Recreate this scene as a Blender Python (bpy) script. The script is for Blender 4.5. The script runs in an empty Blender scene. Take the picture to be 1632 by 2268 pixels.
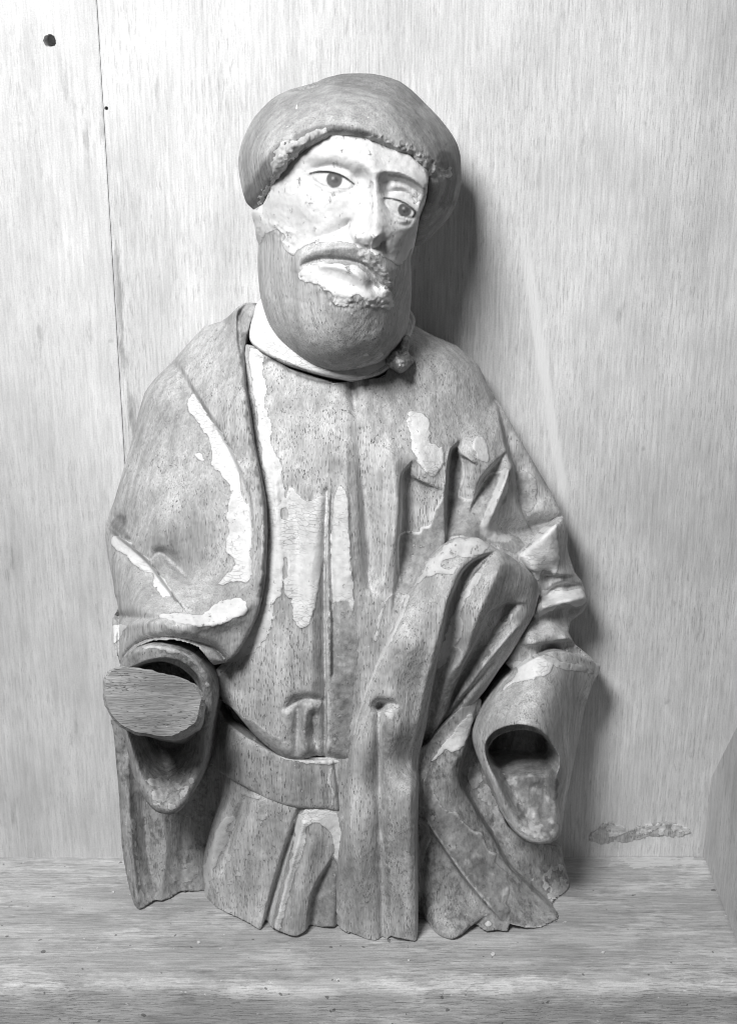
import bpy, bmesh, math
import numpy as np
from mathutils import Vector, Matrix

# ------------------------------------------------------------------ camera, light, exposure
scene = bpy.context.scene
U = 0.0003125                      # design unit in metres
F = 3200.0                         # focal length in design units
PITCH = math.radians(20.0)
CAM = (0.0, -1.062, 0.70)          # back board stands at y = 0, shelf top at z = 0
CP, SP = math.cos(PITCH), math.sin(PITCH)

cam_d = bpy.data.cameras.new('camera')
cam = bpy.data.objects.new('camera', cam_d)
scene.collection.objects.link(cam)
cam.location = CAM
cam.rotation_euler = (math.radians(90) - PITCH, 0, 0)
cam_d.sensor_fit = 'VERTICAL'
cam_d.sensor_height = 36.0
cam_d.lens = 36.0 * F / 2268.0
cam_d.clip_start = 0.05
cam_d.clip_end = 50
cam_d.dof.use_dof = True
cam_d.dof.focus_distance = 1.0
cam_d.dof.aperture_fstop = 20.0
scene.camera = cam

world = bpy.data.worlds.new('World')
scene.world = world
world.use_nodes = True
bg = world.node_tree.nodes['Background']
bg.inputs['Color'].default_value = (1, 1, 1, 1)
bg.inputs['Strength'].default_value = 0.075

def area_light(name, loc, target, size, power):
    d = bpy.data.lights.new(name, 'AREA')
    d.shape = 'DISK'
    d.size = size
    d.energy = power
    o = bpy.data.objects.new(name, d)
    scene.collection.objects.link(o)
    o.location = loc
    o.rotation_euler = (Vector(target) - Vector(loc)).to_track_quat('-Z', 'Y').to_euler()
    return o
lamp = area_light('key_lamp', (-0.40, -1.03, 1.34), (-0.11, -0.02, 0.48), 0.40, 7.7)
lamp.data.spread = math.radians(96)

scene.view_settings.view_transform = 'Standard'
scene.view_settings.look = 'None'
scene.view_settings.exposure = 0.0
scene.view_settings.gamma = 1.0
scene.cycles.filter_width = 1.1

# ------------------------------------------------------------------ small maths helpers
rng = np.random.default_rng(7)

def q_to_w(Y, q):
    """distance in front of the board (units) seen at height Y -> offset along the camera axis"""
    t = (1134.0 - np.asarray(Y, float)) / F
    depth = (1.062 - np.asarray(q, float) * U) / (CP + SP * t)
    return (1.0 - depth) / U

def qshelf(Y):
    a = PITCH + math.atan((Y - 1134.0) / F)
    return (1.062 - 0.70 / math.tan(a)) / U

def cam_to_world(u, v, w):
    d = 1.0 - w * U
    x = u * U
    up = v * U
    y = CAM[1] + d * CP + up * SP
    z = CAM[2] - d * SP + up * CP
    return x, y, z

def pix_to_world(X, Y, q):
    w = q_to_w(Y, q)
    k = 1 - w / F
    return cam_to_world((X - 816.0) * k, (1134.0 - Y) * k, w)

VIEWS = {1: (487.0, 131.6, .3629), 2: (223.7, 625.0, .3226), 3: (750.2, 690.9, .3629),
         4: (210.6, 1316.0, .3629), 5: (737.0, 1316.0, .3871), 0: (0, 0, 1)}
def v(n, *pts):
    ox, oy, k = VIEWS[n]
    return [(ox + p[0] * k, oy + p[1] * k) + tuple(p[2:]) for p in pts]

def spline(pts, vals=None, closed=False, n=6):
    P = np.array([p[:2] for p in pts], float)
    V = None if vals is None else np.array(vals, float)
    m = len(P)
    out, ov = [], []
    segs = m if closed else m - 1
    for i in range(segs):
        if closed:
            a, b, c, d = P[(i - 1) % m], P[i], P[(i + 1) % m], P[(i + 2) % m]
        else:
            a, b, c, d = P[max(i - 1, 0)], P[i], P[i + 1], P[min(i + 2, m - 1)]
        for k in range(n):
            t = k / n
            out.append(.5 * ((2 * b) + (-a + c) * t + (2 * a - 5 * b + 4 * c - d) * t * t + (-a + 3 * b - 3 * c + d) * t ** 3))
            if V is not None:
                ov.append(V[i] * (1 - t) + V[(i + 1) % m] * t)
    if not closed:
        out.append(P[-1])
        if V is not None: ov.append(V[-1])
    out = np.array(out)
    return (out, np.array(ov)) if V is not None else out

def gauss(a, s):
    if s <= 0: return a
    r = max(1, int(3 * s))
    k = np.exp(-.5 * (np.arange(-r, r + 1) / s) ** 2); k /= k.sum()
    p = np.pad(a, ((r, r), (0, 0)), mode='edge')
    b = sum(k[i] * p[i:i + a.shape[0]] for i in range(2 * r + 1))
    p = np.pad(b, ((0, 0), (r, r)), mode='edge')
    return sum(k[i] * p[:, i:i + a.shape[1]] for i in range(2 * r + 1))

def smooth(e0, e1, x):
    t = np.clip((x - e0) / (e1 - e0), 0, 1)
    return t * t * (3 - 2 * t)

def bilin(a, r, c):
    r = np.clip(r, 0, a.shape[0] - 1.001); c = np.clip(c, 0, a.shape[1] - 1.001)
    i = r.astype(np.int32); j = c.astype(np.int32)
    fr = r - i; fc = c - j
    return (a[i, j] * (1 - fr) * (1 - fc) + a[i + 1, j] * fr * (1 - fc) + a[i, j + 1] * (1 - fr) * fc + a[i + 1, j + 1] * fr * fc)

NOISE = rng.random((256, 256))
def vnoise(X, Y, scale, seed=0, octaves=3):
    tot, amp, norm = 0, 1.0, 0
    for o in range(octaves):
        x = X / scale * 2 ** o + seed * 17.3 + o * 31.7
        y = Y / scale * 2 ** o + seed * 9.1 + o * 13.9
        i = np.floor(x).astype(int); j = np.floor(y).astype(int)
        fx = x - i; fy = y - j
        fx = fx * fx * (3 - 2 * fx); fy = fy * fy * (3 - 2 * fy)
        g = lambda a, b: NOISE[a & 255, b & 255]
        n = (g(i, j) * (1 - fx) + g(i + 1, j) * fx) * (1 - fy) + (g(i, j + 1) * (1 - fx) + g(i + 1, j + 1) * fx) * fy
        tot = tot + amp * (n * 2 - 1); norm += amp; amp *= .5
    return tot / norm

def surface_nets(f):
    s = f < 0
    a = s[:-1] | s[1:]; a = a[:, :-1] | a[:, 1:]; a = a[:, :, :-1] | a[:, :, 1:]
    b = s[:-1] & s[1:]; b = b[:, :-1] & b[:, 1:]; b = b[:, :, :-1] & b[:, :, 1:]
    act = a & ~b
    I, J, K = np.nonzero(act)
    idx = np.full(act.shape, -1, np.int32)
    idx[I, J, K] = np.arange(len(I), dtype=np.int32)
    corners = [(x, y, z) for x in (0, 1) for y in (0, 1) for z in (0, 1)]
    val = {c: f[I + c[0], J + c[1], K + c[2]] for c in corners}
    acc = np.zeros((len(I), 3)); cnt = np.zeros(len(I))
    for c in corners:
        for ax in range(3):
            if c[ax]: continue
            e = list(c); e[ax] = 1; e = tuple(e)
            f0, f1 = val[c], val[e]
            m = (f0 < 0) != (f1 < 0)
            t = np.where(m, f0 / np.where(m, f0 - f1, 1), 0)
            for k in range(3):
                acc[:, k] += np.where(m, c[k] + (t if k == ax else 0), 0)
            cnt += m
    pos = acc / cnt[:, None] + np.stack([I, J, K], 1)
    quads = []
    for ax in range(3):
        sl0 = [slice(None)] * 3; sl1 = [slice(None)] * 3
        sl0[ax] = slice(None, -1); sl1[ax] = slice(1, None)
        d = s[tuple(sl0)] != s[tuple(sl1)]
        i, j, k = np.nonzero(d)
        p = np.stack([i, j, k], 1)
        o1, o2 = (ax + 1) % 3, (ax + 2) % 3
        ok = (p[:, o1] > 0) & (p[:, o2] > 0) & (p[:, o1] < f.shape[o1] - 1) & (p[:, o2] < f.shape[o2] - 1)
        p = p[ok]
        q = []
        for (x, y) in ((-1, -1), (0, -1), (0, 0), (-1, 0)):
            t = p.copy(); t[:, o1] += x; t[:, o2] += y
            q.append(idx[t[:, 0], t[:, 1], t[:, 2]])
        q = np.stack(q, 1)
        inside = s[p[:, 0], p[:, 1], p[:, 2]]
        q[~inside] = q[~inside][:, ::-1]
        quads.append(q)
    return pos, np.concatenate(quads)

# ------------------------------------------------------------------ carving canvas: relief, outline and paint of one carved part
class Carving:
    def __init__(s, outline, step=2.0, pad=10, closed_spline=True, k=1.4):
        P = spline(outline, closed=True, n=5) if closed_spline else np.array([p[:2] for p in outline], float)
        s.step = step
        s.x0, s.y0 = P[:, 0].min() - pad, P[:, 1].min() - pad
        nx = int((P[:, 0].max() + pad - s.x0) / step) + 2; ny = int((P[:, 1].max() + pad - s.y0) / step) + 2
        s.X, s.Y = np.meshgrid(s.x0 + np.arange(nx) * step, s.y0 + np.arange(ny) * step)
        s.out = P
        s.D = s.sdist(P)
        s.H = np.zeros_like(s.X)
        s.mask = np.zeros_like(s.X); s.tone = np.full_like(s.X, .8); s.pig = np.zeros_like(s.X)
        s.stain = np.zeros_like(s.X)
        s.k = k
    def seg(s, P, vals=None, closed=False, reach=None):
        """distance to a polyline, signed side (+ = right-hand walking along it on screen), interpolated values"""
        X, Y = s.X, s.Y
        best = np.full(X.shape, 1e9); side = np.zeros(X.shape)
        vv = None if vals is None else np.zeros(X.shape)
        n = len(P); m = n if closed else n - 1
        for i in range(m):
            a, b = P[i], P[(i + 1) % n]
            if reach is not None:
                xa, xb = min(a[0], b[0]) - reach, max(a[0], b[0]) + reach
                ya, yb = min(a[1], b[1]) - reach, max(a[1], b[1]) + reach
                i0 = max(0, int((ya - s.y0) / s.step)); i1 = int((yb - s.y0) / s.step) + 2
                j0 = max(0, int((xa - s.x0) / s.step)); j1 = int((xb - s.x0) / s.step) + 2
                if i1 <= 0 or j1 <= 0 or i0 >= X.shape[0] or j0 >= X.shape[1]: continue
                sl = (slice(i0, i1), slice(j0, j1))
            else:
                sl = (slice(None), slice(None))
            dx, dy = b - a
            L = dx * dx + dy * dy + 1e-9
            px = X[sl] - a[0]; py = Y[sl] - a[1]
            t = np.clip((px * dx + py * dy) / L, 0, 1)
            ex = px - t * dx; ey = py - t * dy
            d = np.sqrt(ex * ex + ey * ey)
            m_ = d < best[sl]
            best[sl] = np.where(m_, d, best[sl])
            side[sl] = np.where(m_, np.sign(dx * py - dy * px), side[sl])
            if vv is not None:
                vv[sl] = np.where(m_, vals[i] * (1 - t) + vals[(i + 1) % n] * t, vv[sl])
        return best, side, vv
    def sdist(s, P):
        d, _, _ = s.seg(P, closed=True)
        ins = np.zeros(s.X.shape, bool)
        n = len(P)
        for i in range(n):
            a, b = P[i], P[(i + 1) % n]
            if a[1] == b[1]: continue
            c = ((a[1] > s.Y) != (b[1] > s.Y)) & (s.X < (b[0] - a[0]) * (s.Y - a[1]) / (b[1] - a[1]) + a[0])
            ins ^= c
        return np.where(ins, d, -d)
    def base(s, pts, lam=0.0):
        P = np.array([p[:2] for p in pts], float) / 100; q = np.array([p[2] for p in pts], float)
        phi = lambda r2: np.where(r2 > 1e-12, .5 * r2 * np.log(np.maximum(r2, 1e-12)), 0)
        n = len(P)
        A = np.zeros((n + 3, n + 3))
        A[:n, :n] = phi(((P[:, None] - P[None]) ** 2).sum(-1)) + lam * np.eye(n)
        A[:n, n] = 1; A[:n, n + 1:] = P; A[n, :n] = 1; A[n + 1:, :n] = P.T
        c = np.linalg.solve(A, np.concatenate([q, np.zeros(3)]))
        x, y = s.X / 100, s.Y / 100
        z = c[n] + c[n + 1] * x + c[n + 2] * y
        for i in range(n):
            z = z + c[i] * phi((x - P[i, 0]) ** 2 + (y - P[i, 1]) ** 2)
        s.H = q_to_w(s.Y, z)
        return s
    def edge(s, r, h, line=None, reach=None):
        if line is None: d = np.maximum(s.D, 0)
        else:
            d, _, _ = s.seg(spline(line, n=5))
        s.H = s.H - h * (1 - np.sqrt(np.clip(1 - (1 - np.minimum(d / r, 1)) ** 2, 0, 1)))
        return s
    def _w(s, pts, w, h):
        n = len(pts)
        w = [w] * n if np.isscalar(w) else w
        h = [h] * n if np.isscalar(h) else h
        P, W = spline(pts, w); _, Hh = spline(pts, h)
        return P, W, Hh
    def ridge(s, pts, w, h, wr=None, power=1.6, sm=True):
        """raised (or with negative h hollowed) round band along a line; wr = other width on the right-hand side"""
        P, W, Hh = s._w(pts, w, h)
        mx = 3 * max(W.max(), 0 if wr is None else np.max(wr))
        d, side, wv = s.seg(P, W, reach=mx); _, _, hv = s.seg(P, Hh, reach=mx)
        wv = np.maximum(wv, .5)
        if wr is not None:
            _, WR, _ = s._w(pts, wr, 0)
            _, _, rv = s.seg(P, WR, reach=mx)
            wv = np.where(side > 0, np.maximum(rv, .5), wv)
        s.H = s.H + s.k * np.where(d < 1e8, hv * np.exp(-(d / wv) ** power), 0)
        return s
    def groove(s, pts, w, h, wr=None, power=1.5):
        h = -h if np.isscalar(h) else [-x for x in h]
        return s.ridge(pts, w, h, wr, power)
    def cliff(s, pts, h, fall, sharp=4.0):
        """drop of h on the right-hand side of the line, rising again over `fall`"""
        P, W, Hh = s._w(pts, fall, h)
        mx = 3 * W.max()
        d, side, wv = s.seg(P, W, reach=mx); _, _, hv = s.seg(P, Hh, reach=mx)
        sd = d * side
        s.H = s.H - s.k * np.where(d < 1e8, hv * smooth(-sharp * .5, sharp, sd) * np.exp(-(np.maximum(sd, 0) / np.maximum(wv, 1)) ** 2), 0)
        return s
    def bump(s, c, rx, ry, h, ang=0.0, power=1.0):
        a = math.radians(ang)
        x = (s.X - c[0]) * math.cos(a) + (s.Y - c[1]) * math.sin(a); y = -(s.X - c[0]) * math.sin(a) + (s.Y - c[1]) * math.cos(a)
        s.H = s.H + h * np.exp(-((x / rx) ** 2 + (y / ry) ** 2) ** power)
        return s
    def dome(s, c, rx, ry, h, ang=0.0):
        a = math.radians(ang)
        x = (s.X - c[0]) * math.cos(a) + (s.Y - c[1]) * math.sin(a); y = -(s.X - c[0]) * math.sin(a) + (s.Y - c[1]) * math.cos(a)
        s.H = s.H + h * np.sqrt(np.clip(1 - (x / rx) ** 2 - (y / ry) ** 2, 0, 1))
        return s
    def rough(s, amp, scale, seed=1):
        s.H = s.H + amp * vnoise(s.X, s.Y, scale, seed)
        return s
    def paint(s, poly, tone=.82, rag=5.0, thick=2.6, sp=True, seed=3, soft=3.2):
        P = spline(poly, closed=True, n=4) if sp else np.array(poly, float)
        d = s.sdist(P)
        d = d + rag * .8 * vnoise(s.X, s.Y, 26, seed, 3) + rag * .9 * vnoise(s.X, s.Y, 9, seed + 5, 3)
        m = smooth(-soft, soft, d)
        s.H = s.H + thick * smooth(-1.4, 1.4, d) * (1 - s.mask)
        # lifted lip along the broken edge of the paint film
        s.H = s.H + .4 * np.exp(-((d - 3.0) / 2.2) ** 2) * (thick > 0)
        s.tone = np.where(m > s.mask * .5, s.tone * (1 - m) + tone * m, s.tone) if True else s.tone
        s.mask = np.maximum(s.mask, m)
        return s
    def paint_line(s, pts, w, tone=.82, rag=3.0, thick=2.0, seed=4):
        n = len(pts); w = [w] * n if np.isscalar(w) else w
        P, W = spline(pts, w)
        d, _, wv = s.seg(P, W)
        d = wv - d + rag * vnoise(s.X, s.Y, 14, seed, 3)
        m = smooth(-1.2, 1.2, d)
        s.H = s.H + thick * m * (1 - s.mask)
        s.tone = s.tone * (1 - m) + tone * m
        s.mask = np.maximum(s.mask, m)
        return s
    def rough_in(s, poly, amp, scale, seed=1, soft=6):
        d = s.sdist(spline(poly, closed=True, n=4))
        n = vnoise(s.X, s.Y, scale, seed, 3)
        s.H = s.H + amp * (np.abs(n) * 2 - .5) * smooth(-soft, soft, d)
        return s
    def mottle(s, poly, tone=.6, scale=16, cover=.35, seed=5, thick=1.0):
        d = s.sdist(spline(poly, closed=True, n=4))
        n = vnoise(s.X, s.Y, scale, seed, 4) * 1.6
        m = smooth(-.12, .12, n - (1 - 2 * cover)) * smooth(-8, 8, d + 10 * vnoise(s.X, s.Y, 30, seed + 2))
        s.H = s.H + thick * m
        s.tone = s.tone * (1 - m) + tone * m
        s.mask = np.maximum(s.mask, m)
        return s
    def chip(s, poly, rag=4.0, depth=3.0, seed=6):
        d = s.sdist(spline(poly, closed=True, n=4)) + rag * vnoise(s.X, s.Y, 18, seed, 4)
        m = smooth(-1.2, 1.2, d) * s.mask
        s.H = s.H - depth * m
        s.mask = s.mask - m
        return s
    def pigment(s, pts, w, a=1.0, closed=False):
        n = len(pts); w = [w] * n if np.isscalar(w) else w
        P, W = spline(pts, w, closed=closed)
        d, _, wv = s.seg(P, W, reach=40)
        s.pig = np.maximum(s.pig, a * np.where(d < 1e8, smooth(1.0, -1.0, d - wv), 0))
        return s
    def spot(s, c, r, a=1.0, ry=None):
        d = np.sqrt((s.X - c[0]) ** 2 + ((s.Y - c[1]) * r / (ry or r)) ** 2)
        s.pig = np.maximum(s.pig, a * smooth(1.2, -1.2, d - r))
        return s
    def mesh(s, name, res=3.0, back=25.0, thick=None, soften=.35, floor=True, shell_back=None):
        """turn the relief into a closed solid; returns vertices in metres, quads and per-vertex attributes"""
        H = gauss(s.H, soften * 2.0 / s.step)
        ok = s.D > -6
        hmin, hmax = H[ok].min(), H[ok].max()
        # columns of the solid run parallel to the camera axis
        kx0, kx1 = 1 - hmax / F, 1 - hmin / F
        us = [(s.X.min() - 816) * k for k in (kx0, kx1)] + [(s.X.max() - 816) * k for k in (kx0, kx1)]
        vs = [(1134 - s.Y.max()) * k for k in (kx0, kx1)] + [(1134 - s.Y.min()) * k for k in (kx0, kx1)]
        u = np.arange(min(us), max(us) + res, res); w_ = None
        vv = np.arange(min(vs), max(vs) + res, res)
        A, B = np.meshgrid(u, vv, indexing='ij')
        Hc = np.full(A.shape, .5 * (hmin + hmax))
        for it in range(5):
            k = 1 - Hc / F
            r = (1134 - B / k - s.y0) / s.step; c = (816 + A / k - s.x0) / s.step
            Hn = bilin(H, r, c)
            Hc = Hn if it < 3 else .5 * (Hc + Hn)
        k = 1 - Hc / F
        r = (1134 - B / k - s.y0) / s.step; c = (816 + A / k - s.x0) / s.step
        Dc = bilin(s.D, r, c)
        gx, gy = np.gradient(Hc, res)
        slope = np.sqrt(1 + np.minimum(gx * gx + gy * gy, 12))
        # lowest w needed: at the back limit
        ins = Dc > -2 * res
        wb_all = []
        cornerY = 1134 - B[ins] / k[ins]
        wlo = q_to_w(cornerY, back).min() - 3 * res
        if thick is not None: wlo = max(wlo, Hc[ins].min() - thick - 3 * res)
        whi = Hc[ins].max() + 3 * res
        w = np.arange(wlo, whi, res)
        W = w[None, None, :].astype(np.float32)
        f = (W - Hc[..., None].astype(np.float32)) / slope[..., None].astype(np.float32)
        f = np.maximum(f, (-Dc)[..., None].astype(np.float32))
        d = 1.0 - W * U
        up = (B * U)[..., None].astype(np.float32)
        y = CAM[1] + d * CP + up * SP
        f = np.maximum(f, back + y / U)
        if floor:
            z = CAM[2] - d * SP + up * CP
            lift = np.clip(2.5 + 11 * vnoise(A, A * 0 + 3, 70, 77, 2), .6, 9)      # the sawn base is uneven
            f = np.maximum(f, -z / U + lift[..., None].astype(np.float32))
        if thick is not None:
            f = np.maximum(f, (Hc - thick)[..., None].astype(np.float32) - W)
        if shell_back is not None:   # rounded back, (qcentre, r, h)
            qc, rr, hh = shell_back
            dd = np.minimum(np.maximum(Dc, 0) / rr, 1)
            wb = q_to_w(1134 - B / k, qc) - hh * np.sqrt(np.clip(1 - (1 - dd) ** 2, 0, 1))
            f = np.maximum(f, wb[..., None].astype(np.float32) - W)
        f[0] = f[-1] = 5; f[:, 0] = f[:, -1] = 5; f[:, :, 0] = f[:, :, -1] = 5
        pos, quads = surface_nets(f.astype(np.float32))
        iu, iv, iw = pos.T
        x, y, z = cam_to_world(u[0] + iu * res, vv[0] + iv * res, w[0] + iw * res)
        r_ = bilin(r, iu, iv); c_ = bilin(c, iu, iv)
        att = {n: bilin(getattr(s, n), r_, c_).astype(np.float32) for n in ('mask', 'tone', 'pig', 'stain')}
        X = s.x0 + c_ * s.step; Y = s.y0 + r_ * s.step
        return np.stack([x, y, z], 1), quads, att, X, Y

def link(o, parent=None):
    scene.collection.objects.link(o)
    if parent is not None: o.parent = parent
    return o

def mesh_object(name, V, Q, att, mat, parent, org):
    me = bpy.data.meshes.new(name)
    V = V - np.array(org)
    me.vertices.add(len(V)); me.vertices.foreach_set('co', V.astype(np.float32).ravel())
    me.loops.add(Q.size); me.loops.foreach_set('vertex_index', Q.astype(np.int32).ravel())
    me.polygons.add(len(Q)); me.polygons.foreach_set('loop_start', np.arange(0, Q.size, 4, dtype=np.int32))
    me.polygons.foreach_set('use_smooth', np.ones(len(Q), bool))
    me.update(calc_edges=True)
    for n, a in (att or {}).items():
        at = me.attributes.new(n, 'FLOAT', 'POINT'); at.data.foreach_set('value', a)
    me.materials.append(mat)
    o = bpy.data.objects.new(name, me)
    return link(o, parent)

def vert_normals(V, Q):
    n = np.cross(V[Q[:, 2]] - V[Q[:, 0]], V[Q[:, 3]] - V[Q[:, 1]])
    N = np.zeros_like(V)
    for k in range(4): np.add.at(N, Q[:, k], n)
    return N / np.maximum(np.linalg.norm(N, axis=1, keepdims=True), 1e-12)

def split_object(name, V, Q, att, N, sel, mat, parent, org):
    """a piece of a carved surface (faces `sel`) as an object of its own, keeping the whole surface's normals"""
    q = Q[sel]
    ids, inv = np.unique(q, return_inverse=True)
    o = mesh_object(name, V[ids], inv.reshape(q.shape), {n: a[ids] for n, a in att.items()}, mat, parent, org)
    o.data.normals_split_custom_set_from_vertices(N[ids].astype(np.float32).tolist())
    return o

# ------------------------------------------------------------------ materials
class NT:
    def __init__(s, name):
        s.m = bpy.data.materials.new(name); s.m.use_nodes = True
        s.t = s.m.node_tree; s.t.nodes.clear()
        s.out = s.t.nodes.new('ShaderNodeOutputMaterial')
        s.b = s.t.nodes.new('ShaderNodeBsdfPrincipled')
        s.t.links.new(s.b.outputs[0], s.out.inputs[0])
        s.co = s.t.nodes.new('ShaderNodeTexCoord')
    def inp(s, sock, val):
        if isinstance(val, bpy.types.NodeSocket): s.t.links.new(val, sock)
        else: sock.default_value = val
    def math(s, op, a, b=0.0, c=None, clamp=False):
        n = s.t.nodes.new('ShaderNodeMath'); n.operation = op; n.use_clamp = clamp
        s.inp(n.inputs[0], a); s.inp(n.inputs[1], b)
        if c is not None: s.inp(n.inputs[2], c)
        return n.outputs[0]
    def turned(s, rot):
        n = s.t.nodes.new('ShaderNodeMapping'); n.inputs['Rotation'].default_value = rot
        s.t.links.new(s.co.outputs['Object'], n.inputs[0])
        s.src = n.outputs[0]
    src = None
    def map(s, scale, rot=(0, 0, 0), loc=(0, 0, 0), src=None):
        n = s.t.nodes.new('ShaderNodeMapping')
        n.inputs['Scale'].default_value = scale; n.inputs['Rotation'].default_value = rot; n.inputs['Location'].default_value = loc
        s.t.links.new(src or s.src or s.co.outputs['Object'], n.inputs[0])
        return n.outputs[0]
    def noise(s, vec, scale=1.0, detail=2.0, rough=.5, dist=0.0):
        n = s.t.nodes.new('ShaderNodeTexNoise')
        n.inputs['Scale'].default_value = scale; n.inputs['Detail'].default_value = detail
        n.inputs['Roughness'].default_value = rough; n.inputs['Distortion'].default_value = dist
        s.t.links.new(vec, n.inputs['Vector'])
        return n.outputs[0]
    def voronoi(s, vec, scale, feature='DISTANCE_TO_EDGE'):
        n = s.t.nodes.new('ShaderNodeTexVoronoi'); n.feature = feature
        n.inputs['Scale'].default_value = scale
        s.t.links.new(vec, n.inputs['Vector'])
        return n.outputs['Distance']
    def ramp(s, val, a, b, lo=0.0, hi=1.0):
        n = s.t.nodes.new('ShaderNodeMapRange'); n.interpolation_type = 'SMOOTHSTEP'
        s.inp(n.inputs[0], val)
        n.inputs[1].default_value = a; n.inputs[2].default_value = b; n.inputs[3].default_value = lo; n.inputs[4].default_value = hi
        return n.outputs[0]
    def mix(s, f, a, b):
        n = s.t.nodes.new('ShaderNodeMix'); n.data_type = 'FLOAT'
        s.inp(n.inputs[0], f); s.inp(n.inputs[2], a); s.inp(n.inputs[3], b)
        return n.outputs[0]
    def attr(s, name):
        n = s.t.nodes.new('ShaderNodeAttribute'); n.attribute_name = name
        return n.outputs['Fac']
    def sep(s, vec):
        n = s.t.nodes.new('ShaderNodeSeparateXYZ'); s.t.links.new(vec, n.inputs[0]); return n.outputs
    def grey(s, val):
        n = s.t.nodes.new('ShaderNodeCombineColor')
        for k in range(3): s.inp(n.inputs[k], val)
        return n.outputs[0]
    def finish(s, val, rough=.75, bump=None, dist=.0006, strength=1.0, spec=.25):
        s.t.links.new(s.grey(val), s.b.inputs['Base Color'])
        s.inp(s.b.inputs['Roughness'], rough)
        s.b.inputs['Specular IOR Level'].default_value = spec
        if bump is not None:
            n = s.t.nodes.new('ShaderNodeBump'); n.inputs['Distance'].default_value = dist; n.inputs['Strength'].default_value = strength
            s.inp(n.inputs['Height'], bump)
            s.t.links.new(n.outputs[0], s.b.inputs['Normal'])
        return s.m

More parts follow.
